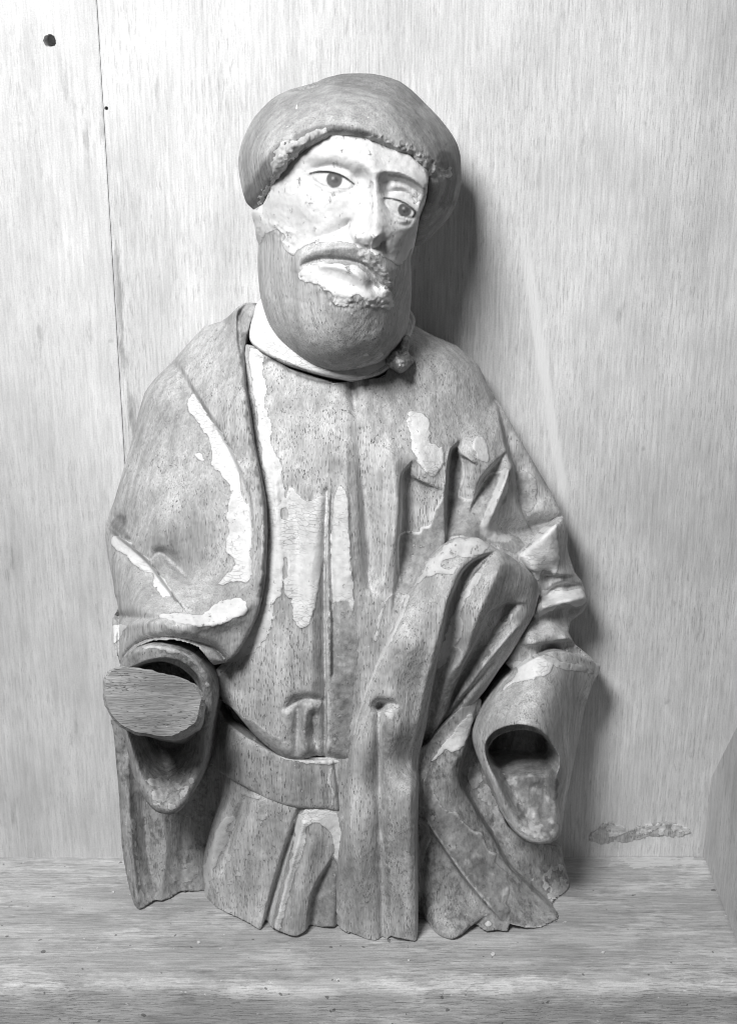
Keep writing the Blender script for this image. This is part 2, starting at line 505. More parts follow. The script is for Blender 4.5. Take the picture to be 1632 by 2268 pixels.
def carved_wood(name, base=.40, pore_dark=.25, coat=0.0, rot=(0, 0, 0)):
    """exposed oak with vessels along the grain, remnants of ground and paint by vertex mask"""
    m = NT(name)
    if any(rot): m.turned(rot)
    rot = (0, 0, 0)
    o = m.map((1, 1, 1), rot)
    # growth rings: bands of dense pores
    warp = m.noise(m.map((14, 14, 2.2), rot), 1.0, 2.0)
    xyz = m.sep(o)
    rad = m.math('ADD', m.math('MULTIPLY', xyz[1], 130.0), m.math('MULTIPLY', xyz[0], 40.0))
    rad = m.math('ADD', rad, m.math('MULTIPLY', warp, 9.0))
    ring = m.math('FRACT', rad)
    ringd = m.ramp(ring, .0, .75, 1.0, 0.0)
    cloud = m.noise(m.map((22, 22, 16), rot), 1.0, 4.0, .55)
    pn = m.noise(m.map((1500, 1500, 150), rot), 1.0, 1.5, .65)
    thr = m.math('SUBTRACT', m.ramp(cloud, .3, .7, .70, .635), m.math('MULTIPLY', ringd, .05))
    pore = m.math('MULTIPLY', m.math('SUBTRACT', pn, thr), 14.0, clamp=True)
    fibre = m.noise(m.map((1100, 1100, 60), rot), 1.0, 3.0, .6)
    streak = m.noise(m.map((160, 160, 9), rot), 1.0, 3.0, .6)
    wood = m.math('MULTIPLY', base, m.ramp(cloud, .25, .75, .72, 1.25))
    wood = m.math('MULTIPLY', wood, m.ramp(fibre, .25, .75, .78, 1.18))
    wood = m.math('MULTIPLY', wood, m.ramp(streak, .25, .75, .80, 1.16))
    wood = m.math('MULTIPLY', wood, m.mix(ringd, 1.03, .965))
    # grey film of old coat left on the wood
    film_n = m.noise(m.map((70, 70, 40), rot), 1.0, 6.0, .65)
    film = m.ramp(film_n, .60 - .22 * coat, .66 - .14 * coat)
    film = m.math('MULTIPLY', film, min(1.0, .12 + coat))
    wood = m.mix(film, wood, m.ramp(m.noise(m.map((240, 240, 160), rot), 1.0, 4.0, .7), .3, .7, .14, .46))
    wood = m.mix(m.math('MULTIPLY', pore, m.math('SUBTRACT', 1.0, m.math('MULTIPLY', film, .7))), wood, pore_dark)
    # specks of ground caught in the wood
    speck = m.ramp(m.noise(m.map((330, 330, 330), loc=(3, 1, 2)), 1.0, 2.0, .5), .735, .76)
    wood = m.mix(speck, wood, .68)
    st = m.attr('stain')  # vertex darkening: stains, and in places shade put into the colour
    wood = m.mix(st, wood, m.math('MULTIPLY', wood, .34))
    # paint film with craquelure
    mask = m.attr('mask'); tone = m.attr('tone')
    edge = m.voronoi(m.map((.7, .7, 2.0)), 200.0)
    crk_on = m.ramp(m.noise(m.map((30, 30, 30), loc=(5, 0, 0)), 1.0, 2.0), .42, .6)
    crack = m.math('MULTIPLY', m.ramp(edge, .0, .035, 1.0, .0), m.math('MULTIPLY', crk_on, m.ramp(tone, .81, .84, .05, 1.0)))
    dirt = m.noise(m.map((60, 60, 45), loc=(0, 4, 0)), 1.0, 6.0, .65)
    fine_d = m.noise(m.map((260, 260, 200), loc=(2, 4, 8)), 1.0, 5.0, .7)
    clean = m.ramp(tone, .60, .76)
    pt = m.math('MULTIPLY', m.math('MULTIPLY', tone, .93), m.mix(clean, m.ramp(dirt, .3, .75, 1.22, .62), m.ramp(dirt, .3, .75, 1.04, .84)))
    pt = m.math('MULTIPLY', pt, m.mix(clean, m.ramp(fine_d, .3, .7, 1.18, .74), m.ramp(fine_d, .3, .7, 1.03, .95)))
    pt = m.math('MULTIPLY', pt, m.math('SUBTRACT', 1.0, m.math('MULTIPLY', crack, .11)))
    pit = m.ramp(m.noise(m.map((420, 420, 300), loc=(0, 0, 7)), 1.0, 3.0, .6), .66, .72)
    pt = m.math('MULTIPLY', pt, m.math('SUBTRACT', 1.0, m.math('MULTIPLY', pit, .22)))
    jag = m.noise(m.map((700, 700, 500), loc=(1, 1, 1)), 1.0, 4.0, .7)
    mk = m.ramp(m.math('ADD', mask, m.math('MULTIPLY', m.math('SUBTRACT', jag, .5), .9)), .44, .56)
    loss = m.ramp(m.noise(m.map((150, 150, 110), loc=(6, 2, 1)), 1.0, 6.0, .72), .615, .635)
    mk = m.math('MULTIPLY', mk, m.math('SUBTRACT', 1.0, m.math('MULTIPLY', loss, m.ramp(tone, .80, .86, 1.0, .0))))
    val = m.mix(mk, wood, pt)
    val = m.mix(m.attr('pig'), val, .035)
    bw = m.math('ADD', m.math('MULTIPLY', pore, -.55), m.math('ADD', m.math('MULTIPLY', fibre, .35), m.math('MULTIPLY', streak, .5)))
    bp = m.math('ADD', m.math('MULTIPLY', crack, -.2), m.math('ADD', m.math('MULTIPLY', m.math('ADD', dirt, fine_d), .45), m.math('MULTIPLY', pit, -.25)))
    b = m.math('ADD', m.mix(mk, bw, bp), m.math('MULTIPLY', mk, .5))
    return m.finish(val, .72, b, .0014, 1.0)

def board_wood(name, base, axis, fine=420.0, contrast=1.0, worn=0.0, loc=(0, 0, 0)):
    """planed boards: thin broken growth lines, blotches, stains and wear; axis = grain direction"""
    m = NT(name)
    def sc(across, along):
        r = [across] * 3; r[axis] = along; return tuple(r)
    L = lambda k: (loc[0] + k, loc[1] + 2 * k, loc[2] + 3 * k)
    ln = m.noise(m.map(sc(fine, 34), loc=L(0)), 1.0, 2.0, .6)
    dash = m.noise(m.map(sc(fine * 1.5, 75), loc=L(1)), 1.0, 2.0, .65)
    long_ = m.noise(m.map(sc(fine * .45, 5), loc=L(2)), 1.0, 2.0, .5)
    cl = m.noise(m.map(sc(8, 5), loc=L(3)), 1.0, 6.0, .62)
    patch = m.noise(m.map(sc(24, 11), loc=L(4)), 1.0, 6.0, .65)
    speckle = m.noise(m.map((900, 900, 900), loc=L(5)), 1.0, 1.0, .5)
    val = m.math('MULTIPLY', base, m.ramp(ln, .3, .7, 1 - .12 * contrast, 1 + .08 * contrast))
    val = m.math('MULTIPLY', val, m.ramp(long_, .3, .7, 1 - .05 * contrast, 1 + .05 * contrast))
    val = m.math('MULTIPLY', val, m.ramp(cl, .28, .72, .84, 1.12))
    band = m.noise(m.map(sc(34, 1.6), loc=L(10)), 1.0, 3.0, .55)
    val = m.math('MULTIPLY', val, m.ramp(band, .3, .7, 1 - .05 * contrast, 1 + .05 * contrast))
    val = m.math('MULTIPLY', val, m.ramp(patch, .3, .7, .91, 1.06))
    val = m.math('MULTIPLY', val, m.ramp(speckle, .2, .8, .93, 1.07))
    d = m.math('MULTIPLY', m.ramp(dash, .54, .66), m.ramp(patch, .40, .60, .35, 1.0))
    val = m.math('MULTIPLY', val, m.math('SUBTRACT', 1.0, m.math('MULTIPLY', d, .22 * contrast)))
    stain = m.ramp(m.noise(m.map(sc(55, 12), loc=L(6)), 1.0, 6.0, .68), .60, .72)
    val = m.math('MULTIPLY', val, m.math('SUBTRACT', 1.0, m.math('MULTIPLY', stain, .30)))
    blot = m.ramp(m.noise(m.map(sc(60, 45), loc=L(7)), 1.0, 2.0, .5), .72, .78)
    val = m.math('MULTIPLY', val, m.math('SUBTRACT', 1.0, m.math('MULTIPLY', blot, .22)))
    if worn:
        wv = m.ramp(m.noise(m.map(sc(42, 12), loc=L(8)), 1.0, 8.0, .72), .47, .58)
        val = m.mix(m.math('MULTIPLY', wv, worn), val, m.math('MULTIPLY', val, 1.5))
        sc2 = m.ramp(m.noise(m.map(sc(700, 4), loc=L(9)), 1.0, 1.0), .68, .72)
        val = m.mix(m.math('MULTIPLY', sc2, .5), val, .62)
        fleck = m.ramp(m.noise(m.map((170, 170, 170), loc=(2, 7, 1)), 1.0, 2.0, .5), .725, .745)
        val = m.mix(fleck, val, .7)
        dk = m.ramp(m.noise(m.map((150, 150, 150), loc=(8, 3, 4)), 1.0, 1.0, .5), .74, .76)
        val = m.mix(m.math('MULTIPLY', dk, .7), val, .1)
    b = m.math('ADD', m.math('MULTIPLY', ln, .5), m.math('ADD', m.math('MULTIPLY', d, -.5), m.math('MULTIPLY', patch, .5)))
    return m, val, b

W_BARE = carved_wood('bare_oak', .53)
W_COAT = carved_wood('oak_with_old_coat', .42, coat=.75)
W_HEAD = carved_wood('oak_of_head', .50)
W_CLOAK = carved_wood('oak_of_cloak', .48)
W_BELT = carved_wood('oak_of_belt', .40)
W_HAT = carved_wood('oak_of_hat', .38)
W_END = carved_wood('oak_end_cut', .46, rot=(0, math.radians(86), 0))

FIG = (0.0, -0.075, 0.0)
fig = bpy.data.objects.new('carved_figure', None)
fig.empty_display_size = .05
fig.location = FIG
link(fig)
fig['label'] = 'carved wooden figure of a bearded man in a cap with flaking white paint'
fig['category'] = 'sculpture'

def carve(name, c, mat, parent=None, **kw):
    c.rough(1.3, 10, 40).rough(2.0, 26, 41)
    V, Q, att, X, Y = c.mesh(name, **kw)
    return mesh_object(name, V, Q, att, mat, parent or fig, FIG)

# ================================================================== the carved figure
# ---- hanging cloak lining at the left, behind the cut sleeve
c = Carving(v(4, (100,740), (118,900), (130,1050), (150,1300), (165,1550), (205,1780), (245,1912), (262,1932), (290,1935), (350,1915), (400,1890), (480,1852), (560,1829), (620,1820), (690,1822), (740,1650), (830,1130), (800,760), (500,600), (200,650)))
c.base(v(4, (110,780,215), (150,1300,225), (205,1780,238), (260,1930,qshelf(2018)), (420,1885,215), (600,1822,qshelf(1978)),
         (450,1500,165), (350,1200,175), (680,1600,150), (700,1100,150), (760,800,190), (300,1700,215), (560,1600,150)))
c.edge(16, 30, v(4, (100,740), (118,900), (130,1050), (150,1300), (165,1550), (205,1780), (245,1912)))
c.groove(v(4, (290,1250), (310,1500), (340,1700), (380,1880)), 14, [10,22,18,6])
c.ridge(v(4, (420,1350), (430,1600), (400,1860)), 12, [4,12,8])
c.ridge(v(4, (200,1000), (215,1400), (260,1880)), 9, [6,16,18])
c.groove(v(4, (560,1300), (540,1600), (520,1840)), 16, [6,10,6])
c.rough(3.0, 22, 2).rough(1.2, 6, 3)
c.paint(v(4, (225,1400),(260,1600),(275,1880),(300,1880),(250,1600),(240,1400)), .66, 5, 1.5)
c.paint(v(4, (430,1650),(520,1690),(600,1660),(620,1720),(520,1750),(450,1720)), .42, 10, 1.5, seed=9)
carve('cloak_lining', c, W_COAT, res=3.7, back=60)

# ---- skirt of the tunic
c = Carving(v(4, (820,900), (790,1100), (770,1230), (715,1400), (672,1560), (655,1700), (668,1830), (705,1905), (760,1940), (860,1972), (920,2020), (980,2052), (1030,2062), (1085,2042), (1130,2060), (1212,2088), (1262,2072), (1305,2042), (1365,2034), (1480,2036), (1560,2100), (1640,2110), (1640,1000), (1400,1000), (1230,980), (1060,950), (900,900)))
c.base(v(4, (800,1130,272), (690,1600,240), (690,1890,qshelf(2002)), (860,1970,qshelf(2031)), (1010,2060,qshelf(2063)), (1210,2085,qshelf(2072)), (1500,2060,qshelf(2063)),
         (1000,1240,332), (1200,1310,352), (1450,1330,352), (900,1600,300), (1100,1700,330), (1300,1700,345), (1500,1700,345)))
c.edge(26, 55, v(4, (820,900), (790,1100), (770,1230), (715,1400), (672,1560), (655,1700), (668,1830), (690,1890)))
c.groove(v(4, (930,1215), (890,1320), (830,1480), (790,1620), (760,1720)), [8,12,13,12,8], [10,24,26,18,2])
c.ridge(v(4, (760,1350), (720,1550), (710,1780)), 13, [8,14,10])
c.ridge(v(4, (990,1260), (930,1500), (880,1750), (850,1930)), 34, [6,14,16,8])
c.cliff(v(4, (1010,2065), (1060,1860), (1130,1620), (1190,1440), (1232,1310)), [34,34,32,30,14], [24,22,20,18,14], 5)
c.ridge(v(4, (1270,1400), (1210,1620), (1140,1880), (1095,2050)), 8, [10,16,16,12])
c.ridge(v(4, (1370,1390), (1320,1560), (1270,1750), (1220,2070)), 22, [6,14,18,16])
c.cliff(v(4, (1290,2070), (1310,1870), (1350,1760), (1420,1650), (1445,1600)), [34,32,28,18,4], [40,36,30,22,14], 5)
c.groove(v(4, (1478,1640), (1482,1850), (1475,2050)), 5, [4,14,18])
c.ridge(v(4, (1540,1400), (1530,1800), (1545,2090)), 12, 14)
c.rough(2.0, 30, 4)
c.paint(v(4, (1235,1345), (1480,1345), (1490,1640), (1470,1620), (1440,1480), (1360,1400), (1300,1430), (1265,1560), (1180,1850), (1130,2055), (1085,2045), (1150,1800), (1215,1540)), .94, 5, 3, seed=11)
c.paint(v(4, (1300,1860), (1350,1760), (1400,1690), (1470,1640), (1475,2030), (1310,2035)), .40, 5, 2, seed=12)
c.paint(v(4, (745,1430), (790,1360), (850,1380), (800,1540), (740,1660), (690,1840), (665,1840), (665,1660)), .82, 6, 2, seed=13)
c.paint_line(v(4, (1060,2040), (1120,1780), (1200,1480)), 4, .7, 3, 2)
c.paint_line(v(4, (900,1215), (960,1235), (1000,1240)), 4, .75, 3, 2)
c.paint(v(4, (980,1265), (1010,1245), (1060,1275), (1040,1400), (1000,1380)), .6, 7, 2, seed=15)
c.mottle(v(4, (700,1500), (860,1400), (900,1900), (720,1880)), .74, 18, .24, 16, 1.2)
carve('skirt', c, W_BARE, res=3.1, back=120)

# ---- belt
c = Carving(v(4, (735,640), (790,760), (880,840), (1000,915), (1130,985), (1280,1012), (1480,1005), (1560,1000), (1560,1310), (1500,1330), (1400,1312), (1230,1305), (1060,1260), (940,1192), (800,1110), (735,1050), (700,850)))
c.base(v(4, (750,850,235), (830,950,300), (1000,1060,345), (1250,1150,364), (1500,1160,362), (1560,1150,350), (800,1110,285), (1060,1260,346), (1230,1305,360), (1500,1330,358), (880,840,305), (1130,985,352), (1480,1005,362), (745,1050,240), (735,640,210)))
c.edge(7, 10)
c.cliff(v(4, (1490,1330), (1470,1180), (1455,1050)), 7, 40, 4)
c.rough(1.5, 24, 5)
c.paint(v(4, (1130,985), (1200,1015), (1330,1040), (1500,1030), (1500,1000), (1250,985), (1000,910), (980,895)), .62, 5, 2, seed=14)
c.paint_line(v(4, (1445,1060), (1425,1130), (1450,1200), (1445,1290)), 3, .7, 4, 2)
carve('belt', c, W_BELT, res=3, thick=110)

# ---- breast and shoulder of the tunic
sil = v(3, (430,60), (560,135), (720,205), (850,318), (905,430), (960,530), (1000,590), (1100,765), (1190,920), (1290,1090), (1372,1245), (1402,1310), (1395,1430))
c = Carving([(545,700), (535,760), (585,770), (640,815), (740,848), (850,835), (905,715)] + sil + [(1240,1280), (1180,1330), (960,1400), (850,1560), (800,1690)] +
            v(4, (1530,1025), (1350,985), (1280,1005), (1200,1015), (1120,985), (1020,905), (950,835), (830,690), (750,640), (700,500)) + [(520,1440), (540,1200), (520,900)], closed_spline=False)
c.base([(560,760,215), (640,850,280), (740,860,300), (700,950,325), (600,950,300), (650,1200,358), (600,1300,370), (620,1450,392), (560,1560,355), (490,1520,300), (640,1640,378), (760,1650,372),
        (760,1300,372), (850,850,275), (920,760,215), (900,950,305), (1000,820,215), (1060,900,190), (960,1080,315), (1080,1050,255), (1110,1000,200), (1160,1100,165), (1210,1170,150), (1150,1190,200), (1080,1250,270), (880,1300,345), (950,1500,330), (850,1600,350)])
c.edge(60, 90, v(3, *[(430,60), (560,135), (720,205), (850,318), (905,430), (960,530)]))
c.edge(14, 22, v(3, (960,530), (1000,590), (1100,765), (1190,920), (1290,1090), (1372,1245), (1402,1310)))
# step where the cloak behind meets the front of the shoulder
c.cliff(v(3, (1130,1260), (1095,1190), (1066,1050), (1062,950), (1035,880), (1000,740), (955,540)), [20,40,44,40,34,24,4], [34,40,40,36,34,30,20], 6)
# pleat at the neck
c.groove(v(3, (75,430), (90,520), (100,640)), [9,12,8], [26,22,4])
c.groove(v(3, (170,420), (175,480)), 6, [12,3])
# long hollow down the middle
c.groove(v(3, (110,700), (140,1000), (160,1300), (175,1560), (190,1680)), [22,26,28,27,16], [4,22,38,46,20], wr=[14,12,11,10,10])
c.ridge(v(3, (40,800), (50,1200), (80,1600)), 7, [3,8,8])
c.ridge(v(3, (320,850), (345,1100), (330,1400), (280,1640)), 16, [6,18,22,8])
# fluted hollows below the shoulder
c.cliff(v(3, (340,1650), (362,1400), (376,1180), (383,1010), (420,945)), [20,54,60,48,10], [40,62,58,40,14], 6)
c.groove(v(3, (430,970), (440,1050)), 15, [14,6])
c.ridge(v(3, (470,800), (530,980), (580,1050)), 26, [6,20,10])
c.cliff(v(3, (650,1350), (652,1150), (664,960), (680,860), (710,815)), [26,62,64,52,10], [40,60,50,30,14], 6)
c.groove(v(3, (712,845), (725,950)), 15, [16,8])
c.ridge(v(3, (800,800), (820,960), (800,1080)), 20, [4,14,0])
c.cliff(v(3, (820,1150), (860,1030), (920,950), (985,885)), [16,44,46,10], [22,40,34,14], 6)
c.ridge(v(3, (1040,960), (1000,1080), (940,1230), (900,1330)), [9,13,17,20], [26,30,26,10])
c.groove(v(3, (860,1180), (880,1340), (930,1400)), 18, [6,14,10])
# dark pocket beside the star-shaped facet
c.groove(v(3, (960,1320), (1100,1330), (1220,1300), (1350,1255)), [18,24,18,8], [14,50,50,14])
# centre pleat of the breast
c.cliff(v(3, (-45,2200), (-50,1800), (-62,1400), (-50,1110)), [14,18,16,8], [12,12,12,8], 4)
c.cliff(v(0, (728,1090), (722,1230), (722,1400), (724,1560), (722,1675)), [12,16,14,14,16], [10,10,12,12,10], 4)
c.ridge([(705,1120), (690,1300), (690,1450), (690,1600)], 16, [4,8,12,12])
c.groove([(640,1080), (655,1180), (660,1330)], 14, [4,10,4])
c.ridge([(600,900), (612,1100), (622,1300)], 10, [3,8,4])
c.ridge([(680,1080), (682,1350)], 10, [6,2])
# belly turns under above the belt, and the small gathered hollow there
c.edge(26, 46, v(4, (1530,1030), (1350,990), (1280,1012), (1200,1020), (1120,990), (1020,912), (950,845), (830,700), (740,600)))
c.groove(v(4, (1165,700), (1225,650), (1300,640), (1385,650)), [7,9,9,6], [8,26,24,6])
c.groove(v(4, (1235,700), (1235,820), (1225,960)), 11, [22,22,10])
c.groove(v(4, (1330,740), (1330,860), (1360,950)), 10, [20,24,10])
c.ridge(v(4, (1280,720), (1275,850), (1300,960)), 7, [8,12,4])
c.groove([(495,1470), (540,1450), (590,1400)], 16, [16,10,0])
c.rough(2.2, 40, 6)
# remnants of white ground and paint
c.paint(v(2, (1020,460), (1090,480), (1120,560), (1110,640), (1135,700), (1130,850), (1150,900), (1170,1010), (1165,1080), (1200,1180), (1240,1250), (1250,1380), (1262,1500), (1260,1700), (1250,1900), (1235,2140), (1120,2200), (1130,1950), (1145,1700), (1130,1500), (1100,1200), (1060,850), (1030,600)), .90, 5, 3, seed=21)
c.paint([(640,1080), (680,1110), (722,1100), (726,1160), (712,1250), (700,1340), (680,1390), (655,1380), (645,1330), (630,1300), (625,1180)], .84, 5, 3, seed=22)
c.chip(v(2, (1235,1560), (1275,1560), (1280,1620), (1240,1625)))
c.chip(v(2, (1255,1900), (1285,1910), (1280,2020), (1255,2010)))
c.paint([(742,1090), (768,1095), (775,1200), (782,1330), (770,1440), (752,1460), (735,1430), (730,1260)], .84, 5, 3, seed=23)
c.paint([(545,1400), (580,1330), (600,1330), (600,1390), (565,1440), (500,1480), (480,1500), (470,1470)], .80, 6, 2.5, seed=24)
c.paint([(480,1500), (505,1500), (515,1560), (560,1600), (640,1650), (720,1690), (760,1690), (640,1690), (540,1620), (485,1560)], .46, 6, 2, seed=25)
c.paint(v(4, (1150,690), (1230,640), (1380,635), (1360,740), (1330,900), (1380,980), (1200,1010), (1190,900), (1150,780)), .52, 5, 2.5, seed=26)
c.paint_line(v(4, (1410,150), (1420,400), (1425,700), (1425,980)), 3.5, .66, 4, 2)
c.paint(v(4, (1440,100), (1560,60), (1600,400), (1560,800), (1530,1010), (1440,960), (1440,600)), .42, 6, 2, seed=27)
c.paint(v(3, (430,625), (500,615), (545,650), (555,690), (565,780), (600,815), (640,820), (640,920), (600,1000), (550,1000), (500,930), (440,790)), .90, 6, 3, seed=28)
c.paint(v(3, (840,760), (890,790), (915,860), (910,925), (860,905), (830,860)), .92, 6, 3, seed=29)
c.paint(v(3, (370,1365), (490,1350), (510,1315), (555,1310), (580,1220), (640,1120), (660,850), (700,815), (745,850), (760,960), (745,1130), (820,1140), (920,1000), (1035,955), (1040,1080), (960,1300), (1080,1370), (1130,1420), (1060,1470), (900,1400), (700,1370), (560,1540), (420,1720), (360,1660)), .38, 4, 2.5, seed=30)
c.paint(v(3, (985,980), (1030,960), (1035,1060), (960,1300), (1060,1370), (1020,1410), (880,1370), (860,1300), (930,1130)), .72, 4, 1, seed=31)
c.paint_line(v(3, (370,1640), (368,1370), (490,1348), (505,1318), (555,1305), (585,1215), (625,1150), (640,1050)), 2.2, .85, 2, 1.5)
c.paint_line(v(3, (735,830), (750,900), (760,1000), (735,1100), (745,1130), (820,1138), (910,1000), (1000,975)), 2.0, .8, 3, 1.5)
c.paint(v(3, (1080,980), (1170,985), (1200,1040), (1195,1180), (1150,1225), (1105,1180), (1080,1080)), .52, 6, 2.5, seed=32)
c.paint_line(v(3, (350,1660), (345,1710), (290,1760), (250,1880), (225,2000)), 3, .75, 4, 2)
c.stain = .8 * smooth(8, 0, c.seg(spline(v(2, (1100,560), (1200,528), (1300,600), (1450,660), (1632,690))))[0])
c.ridge(v(2, (1010,445), (1100,500), (1200,535), (1300,600), (1450,660), (1632,690)), 5, [3,5,6,7,7,6])
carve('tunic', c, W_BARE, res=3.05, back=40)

# ---- neck band
c = Carving([(572,668), (560,700), (552,745), (566,768), (615,798), (660,815), (740,836), (800,838), (860,815), (905,750), (912,690), (800,600), (640,620)])
c.base([(560,740,225), (575,680,200), (620,790,285), (740,830,325), (860,800,290), (905,720,215), (740,700,300)])
c.edge(6, 10)
c.paint([(550,650), (600,600), (760,640), (900,700), (905,760), (850,810), (760,850), (640,820), (560,780), (540,740)], .86, 2, 2, seed=33)
c.chip(v(2, (1100,590), (1200,520), (1330,570), (1420,610), (1300,640)), 3, 2)
c.pigment(v(2, (1000,438), (1100,490), (1200,530)), [2,2,2], .75)
carve('neck_band', c, W_BARE, res=3.0, thick=110)

# ---- lump of old filler beside the beard
c = Carving(v(1, (985,1855), (1030,1800), (1080,1750), (1115,1695), (1150,1680), (1165,1730), (1150,1785), (1188,1830), (1160,1868), (1105,1905), (1060,1885)))
c.base(v(1, (1000,1850,310), (1100,1750,300), (1100,1840,330), (1170,1830,285), (1140,1700,275)))
c.edge(12, 20)
c.rough(24, 20, 8).rough(12, 7, 9)
c.paint(v(1, (1020,1830), (1080,1800), (1140,1840), (1110,1890), (1060,1870)), .55, 8, 2, seed=34)
carve('filler_lump', c, W_COAT, res=2.2, thick=90)

# ---- cloak over the shoulder and upper arm at the left
lap = [(574,671), (568,688), (554,716), (546,748), (541,780), (543,851), (553,915), (562,980), (575,1044), (588,1109), (591,1173), (588,1270), (582,1315), (570,1363), (548,1410), (523,1450), (501,1468), (472,1474)]
left = [(264,1470), (252,1430), (250,1390), (248,1372), (262,1345), (254,1316), (250,1286), (240,1238), (233,1193), (233,1170), (243,1135), (253,1109), (272,1044), (291,980), (307,915), (320,870), (340,842), (382,800), (417,760), (453,722), (488,712), (507,699), (526,680), (545,669)]
c = Carving(lap + v(4, (690,395), (630,325), (560,298), (480,280), (350,285), (260,322), (200,372), (165,430)) + left, closed_spline=False)
c.base([(530,690,200), (570,675,195), (480,760,185), (400,830,150), (330,900,130), (430,950,235), (540,900,318), (555,1050,352), (500,950,285), (400,1100,285), (300,1080,190), (260,1130,165), (345,1180,290),
        (470,1150,325), (575,1180,385), (575,1290,405), (540,1400,410), (430,1250,320), (450,1330,400), (400,1400,455), (300,1290,285), (260,1250,210), (300,1350,330), (255,1380,240), (270,1440,330), (470,1460,420), (380,1470,455)])
c.edge(70, 75, left[:1] + left[4:-3])
c.edge(12, 16, lap)
# broad turned-back lapel
c.cliff([(575,1210), (556,1110), (540,1060), (515,1000), (480,950), (430,870), (405,818), (383,790)][::1] if False else [(383,790), (405,818), (430,862), (480,940), (512,995), (540,1058), (556,1110), (562,1180), (556,1260)], [10,12,16,24,30,34,34,28,6], [26,30,34,40,46,50,52,50,30], 7)
c.ridge([(530,780), (556,930), (574,1044), (582,1170), (576,1290)], 8, [3,6,8,8,8])
c.cliff([(531,800), (526,750), (524,715), (528,690), (545,672)], [6,14,16,14,4], [22,24,26,26,16], 5)
c.groove(v(2, (700,280), (760,350), (820,420)), 16, [12,10,2])
# upper arm folds
c.groove(v(2, (480,960), (430,1300), (300,1650), (180,1620)), 20, [3,7,6,3])
c.ridge(v(2, (420,1000), (380,1400), (400,1800)), 34, [8,14,10])
# sharp crease at the elbow, notch above it
c.cliff(v(2, (60,1680), (120,1740), (230,1830), (340,1930), (430,2060), (520,2180)), [10,18,30,38,40,24], [18,30,40,44,44,40], 6)
c.groove(v(2, (60,1650), (110,1620), (180,1700)), [10,15,9], [18,20,6])
c.groove(v(2, (360,1890), (420,1860), (560,1990), (640,2080)), [8,12,18,16], [6,20,22,8])
c.groove(v(4, (125,130), (200,140), (320,150), (420,135)), [7,11,9,6], [22,34,20,4])
c.ridge(v(4, (110,260), (200,190), (330,165), (500,190), (700,190), (850,150), (950,60)), [10,14,16,18,18,16,12], [8,18,18,16,14,12,8])
# cloak edge above the cut sleeve turns under
c.edge(22, 50, v(4, (150,440), (190,360), (260,300), (350,268), (480,262), (640,300), (740,340), (800,420), (720,440)))
c.rough(2.6, 46, 10).rough(1.0, 14, 11)
c.paint(v(2, (630,760), (660,790), (740,930), (830,1040), (900,1150), (960,1260), (1000,1400), (1030,1560), (1040,1700), (1030,1850), (1030,2000), (1000,2050), (900,2060), (800,2080), (860,2010), (900,1990), (910,1900), (860,1830), (880,1680), (860,1600), (900,1440), (840,1340), (770,1250), (760,1130), (690,1000), (630,920), (598,840)), .84, 5, 3.2, seed=41)
c.paint(v(2, (110,1740), (200,1790), (320,1900), (420,2020), (500,2150), (420,2150), (360,2060), (360,2010), (250,1960), (200,1900), (130,1860), (80,1800)), .86, 6, 3.2, seed=42)
c.paint(v(4, (640,125), (760,50), (880,20), (920,70), (920,110), (860,150), (720,195), (560,180), (440,150), (400,130), (480,110), (580,125)), .78, 5, 2.8, seed=43)
c.paint(v(4, (115,190), (210,190), (160,250), (120,300), (108,260)), .82, 6, 2.5, seed=44)
c.paint(v(2, (640,1185), (690,1175), (700,1205), (725,1230), (690,1225)), .9, 2, 1, seed=45)
c.pigment(v(2, (1075,140), (1055,150)), 4, .5)
c.stain = .85 * smooth(12, 6, c.seg(spline([(548,740), (541,780), (548,851), (553,915), (562,980), (575,1044), (588,1109), (591,1173), (588,1270), (582,1315)]))[0] + 9 * vnoise(c.X, c.Y, 16, 5))  # dark stripe on the lapel edge, also tinting its shaded side wall dark
c.stain = np.maximum(c.stain, .6 * smooth(6, 1, c.seg(np.array(v(2, (945,200), (945,470))))[0] + 6 * vnoise(c.X, c.Y, 10, 5)))
c.stain = np.maximum(c.stain, .7 * smooth(-4, 4, c.sdist(spline(v(2, (60,1660), (130,1600), (180,1620), (160,1680), (200,1760), (130,1730)), closed=True)) + 5 * vnoise(c.X, c.Y, 12, 6)))  # elbow notch coloured darker than the wood around it
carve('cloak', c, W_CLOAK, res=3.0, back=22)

# ---- cut sleeve at the left
rim = v(4, (120,620), (140,470), (200,360), (290,318), (370,305), (450,315), (560,350), (650,420), (710,500), (737,600), (725,720), (705,850), (685,990), (640,1130), (590,1230), (540,1300), (490,1340), (430,1345), (360,1318), (290,1230), (235,1110), (190,920), (150,780))
c = Carving(rim)
c.base(v(4, (150,480,400), (300,330,455), (450,330,470), (640,430,440), (730,600,400), (700,900,385), (620,1150,395), (440,1335,425), (280,1200,395), (200,950,385), (140,700,385), (420,800,430)))
c.edge(13, 30)
inner = spline(v(4, (165,600), (200,470), (260,430), (340,400), (440,388), (540,420), (625,490), (662,580), (665,700), (662,850), (650,980), (610,1110), (560,1220), (510,1290), (440,1310), (370,1285), (310,1190), (255,1080), (205,900), (175,760)), closed=True, n=5)
di = c.sdist(inner)
zz = (c.Y - 1316) / .3629
deep = np.interp(zz, [380, 450, 900, 1050, 1180, 1330], [330, 330, 300, 180, 80, 8])
c.H = c.H - deep * smooth(0, np.interp(zz, [380, 500, 900, 1330], [10, 14, 60, 62]), di)
c.H = c.H + 6 * vnoise(c.X, c.Y * .5, 10, 18, 3) * smooth(4, 16, di)
c.rough(1.6, 18, 12)
c.paint_line(v(4, (300,320), (420,330), (560,370), (640,440), (690,560)), 5, .52, 6, 2)
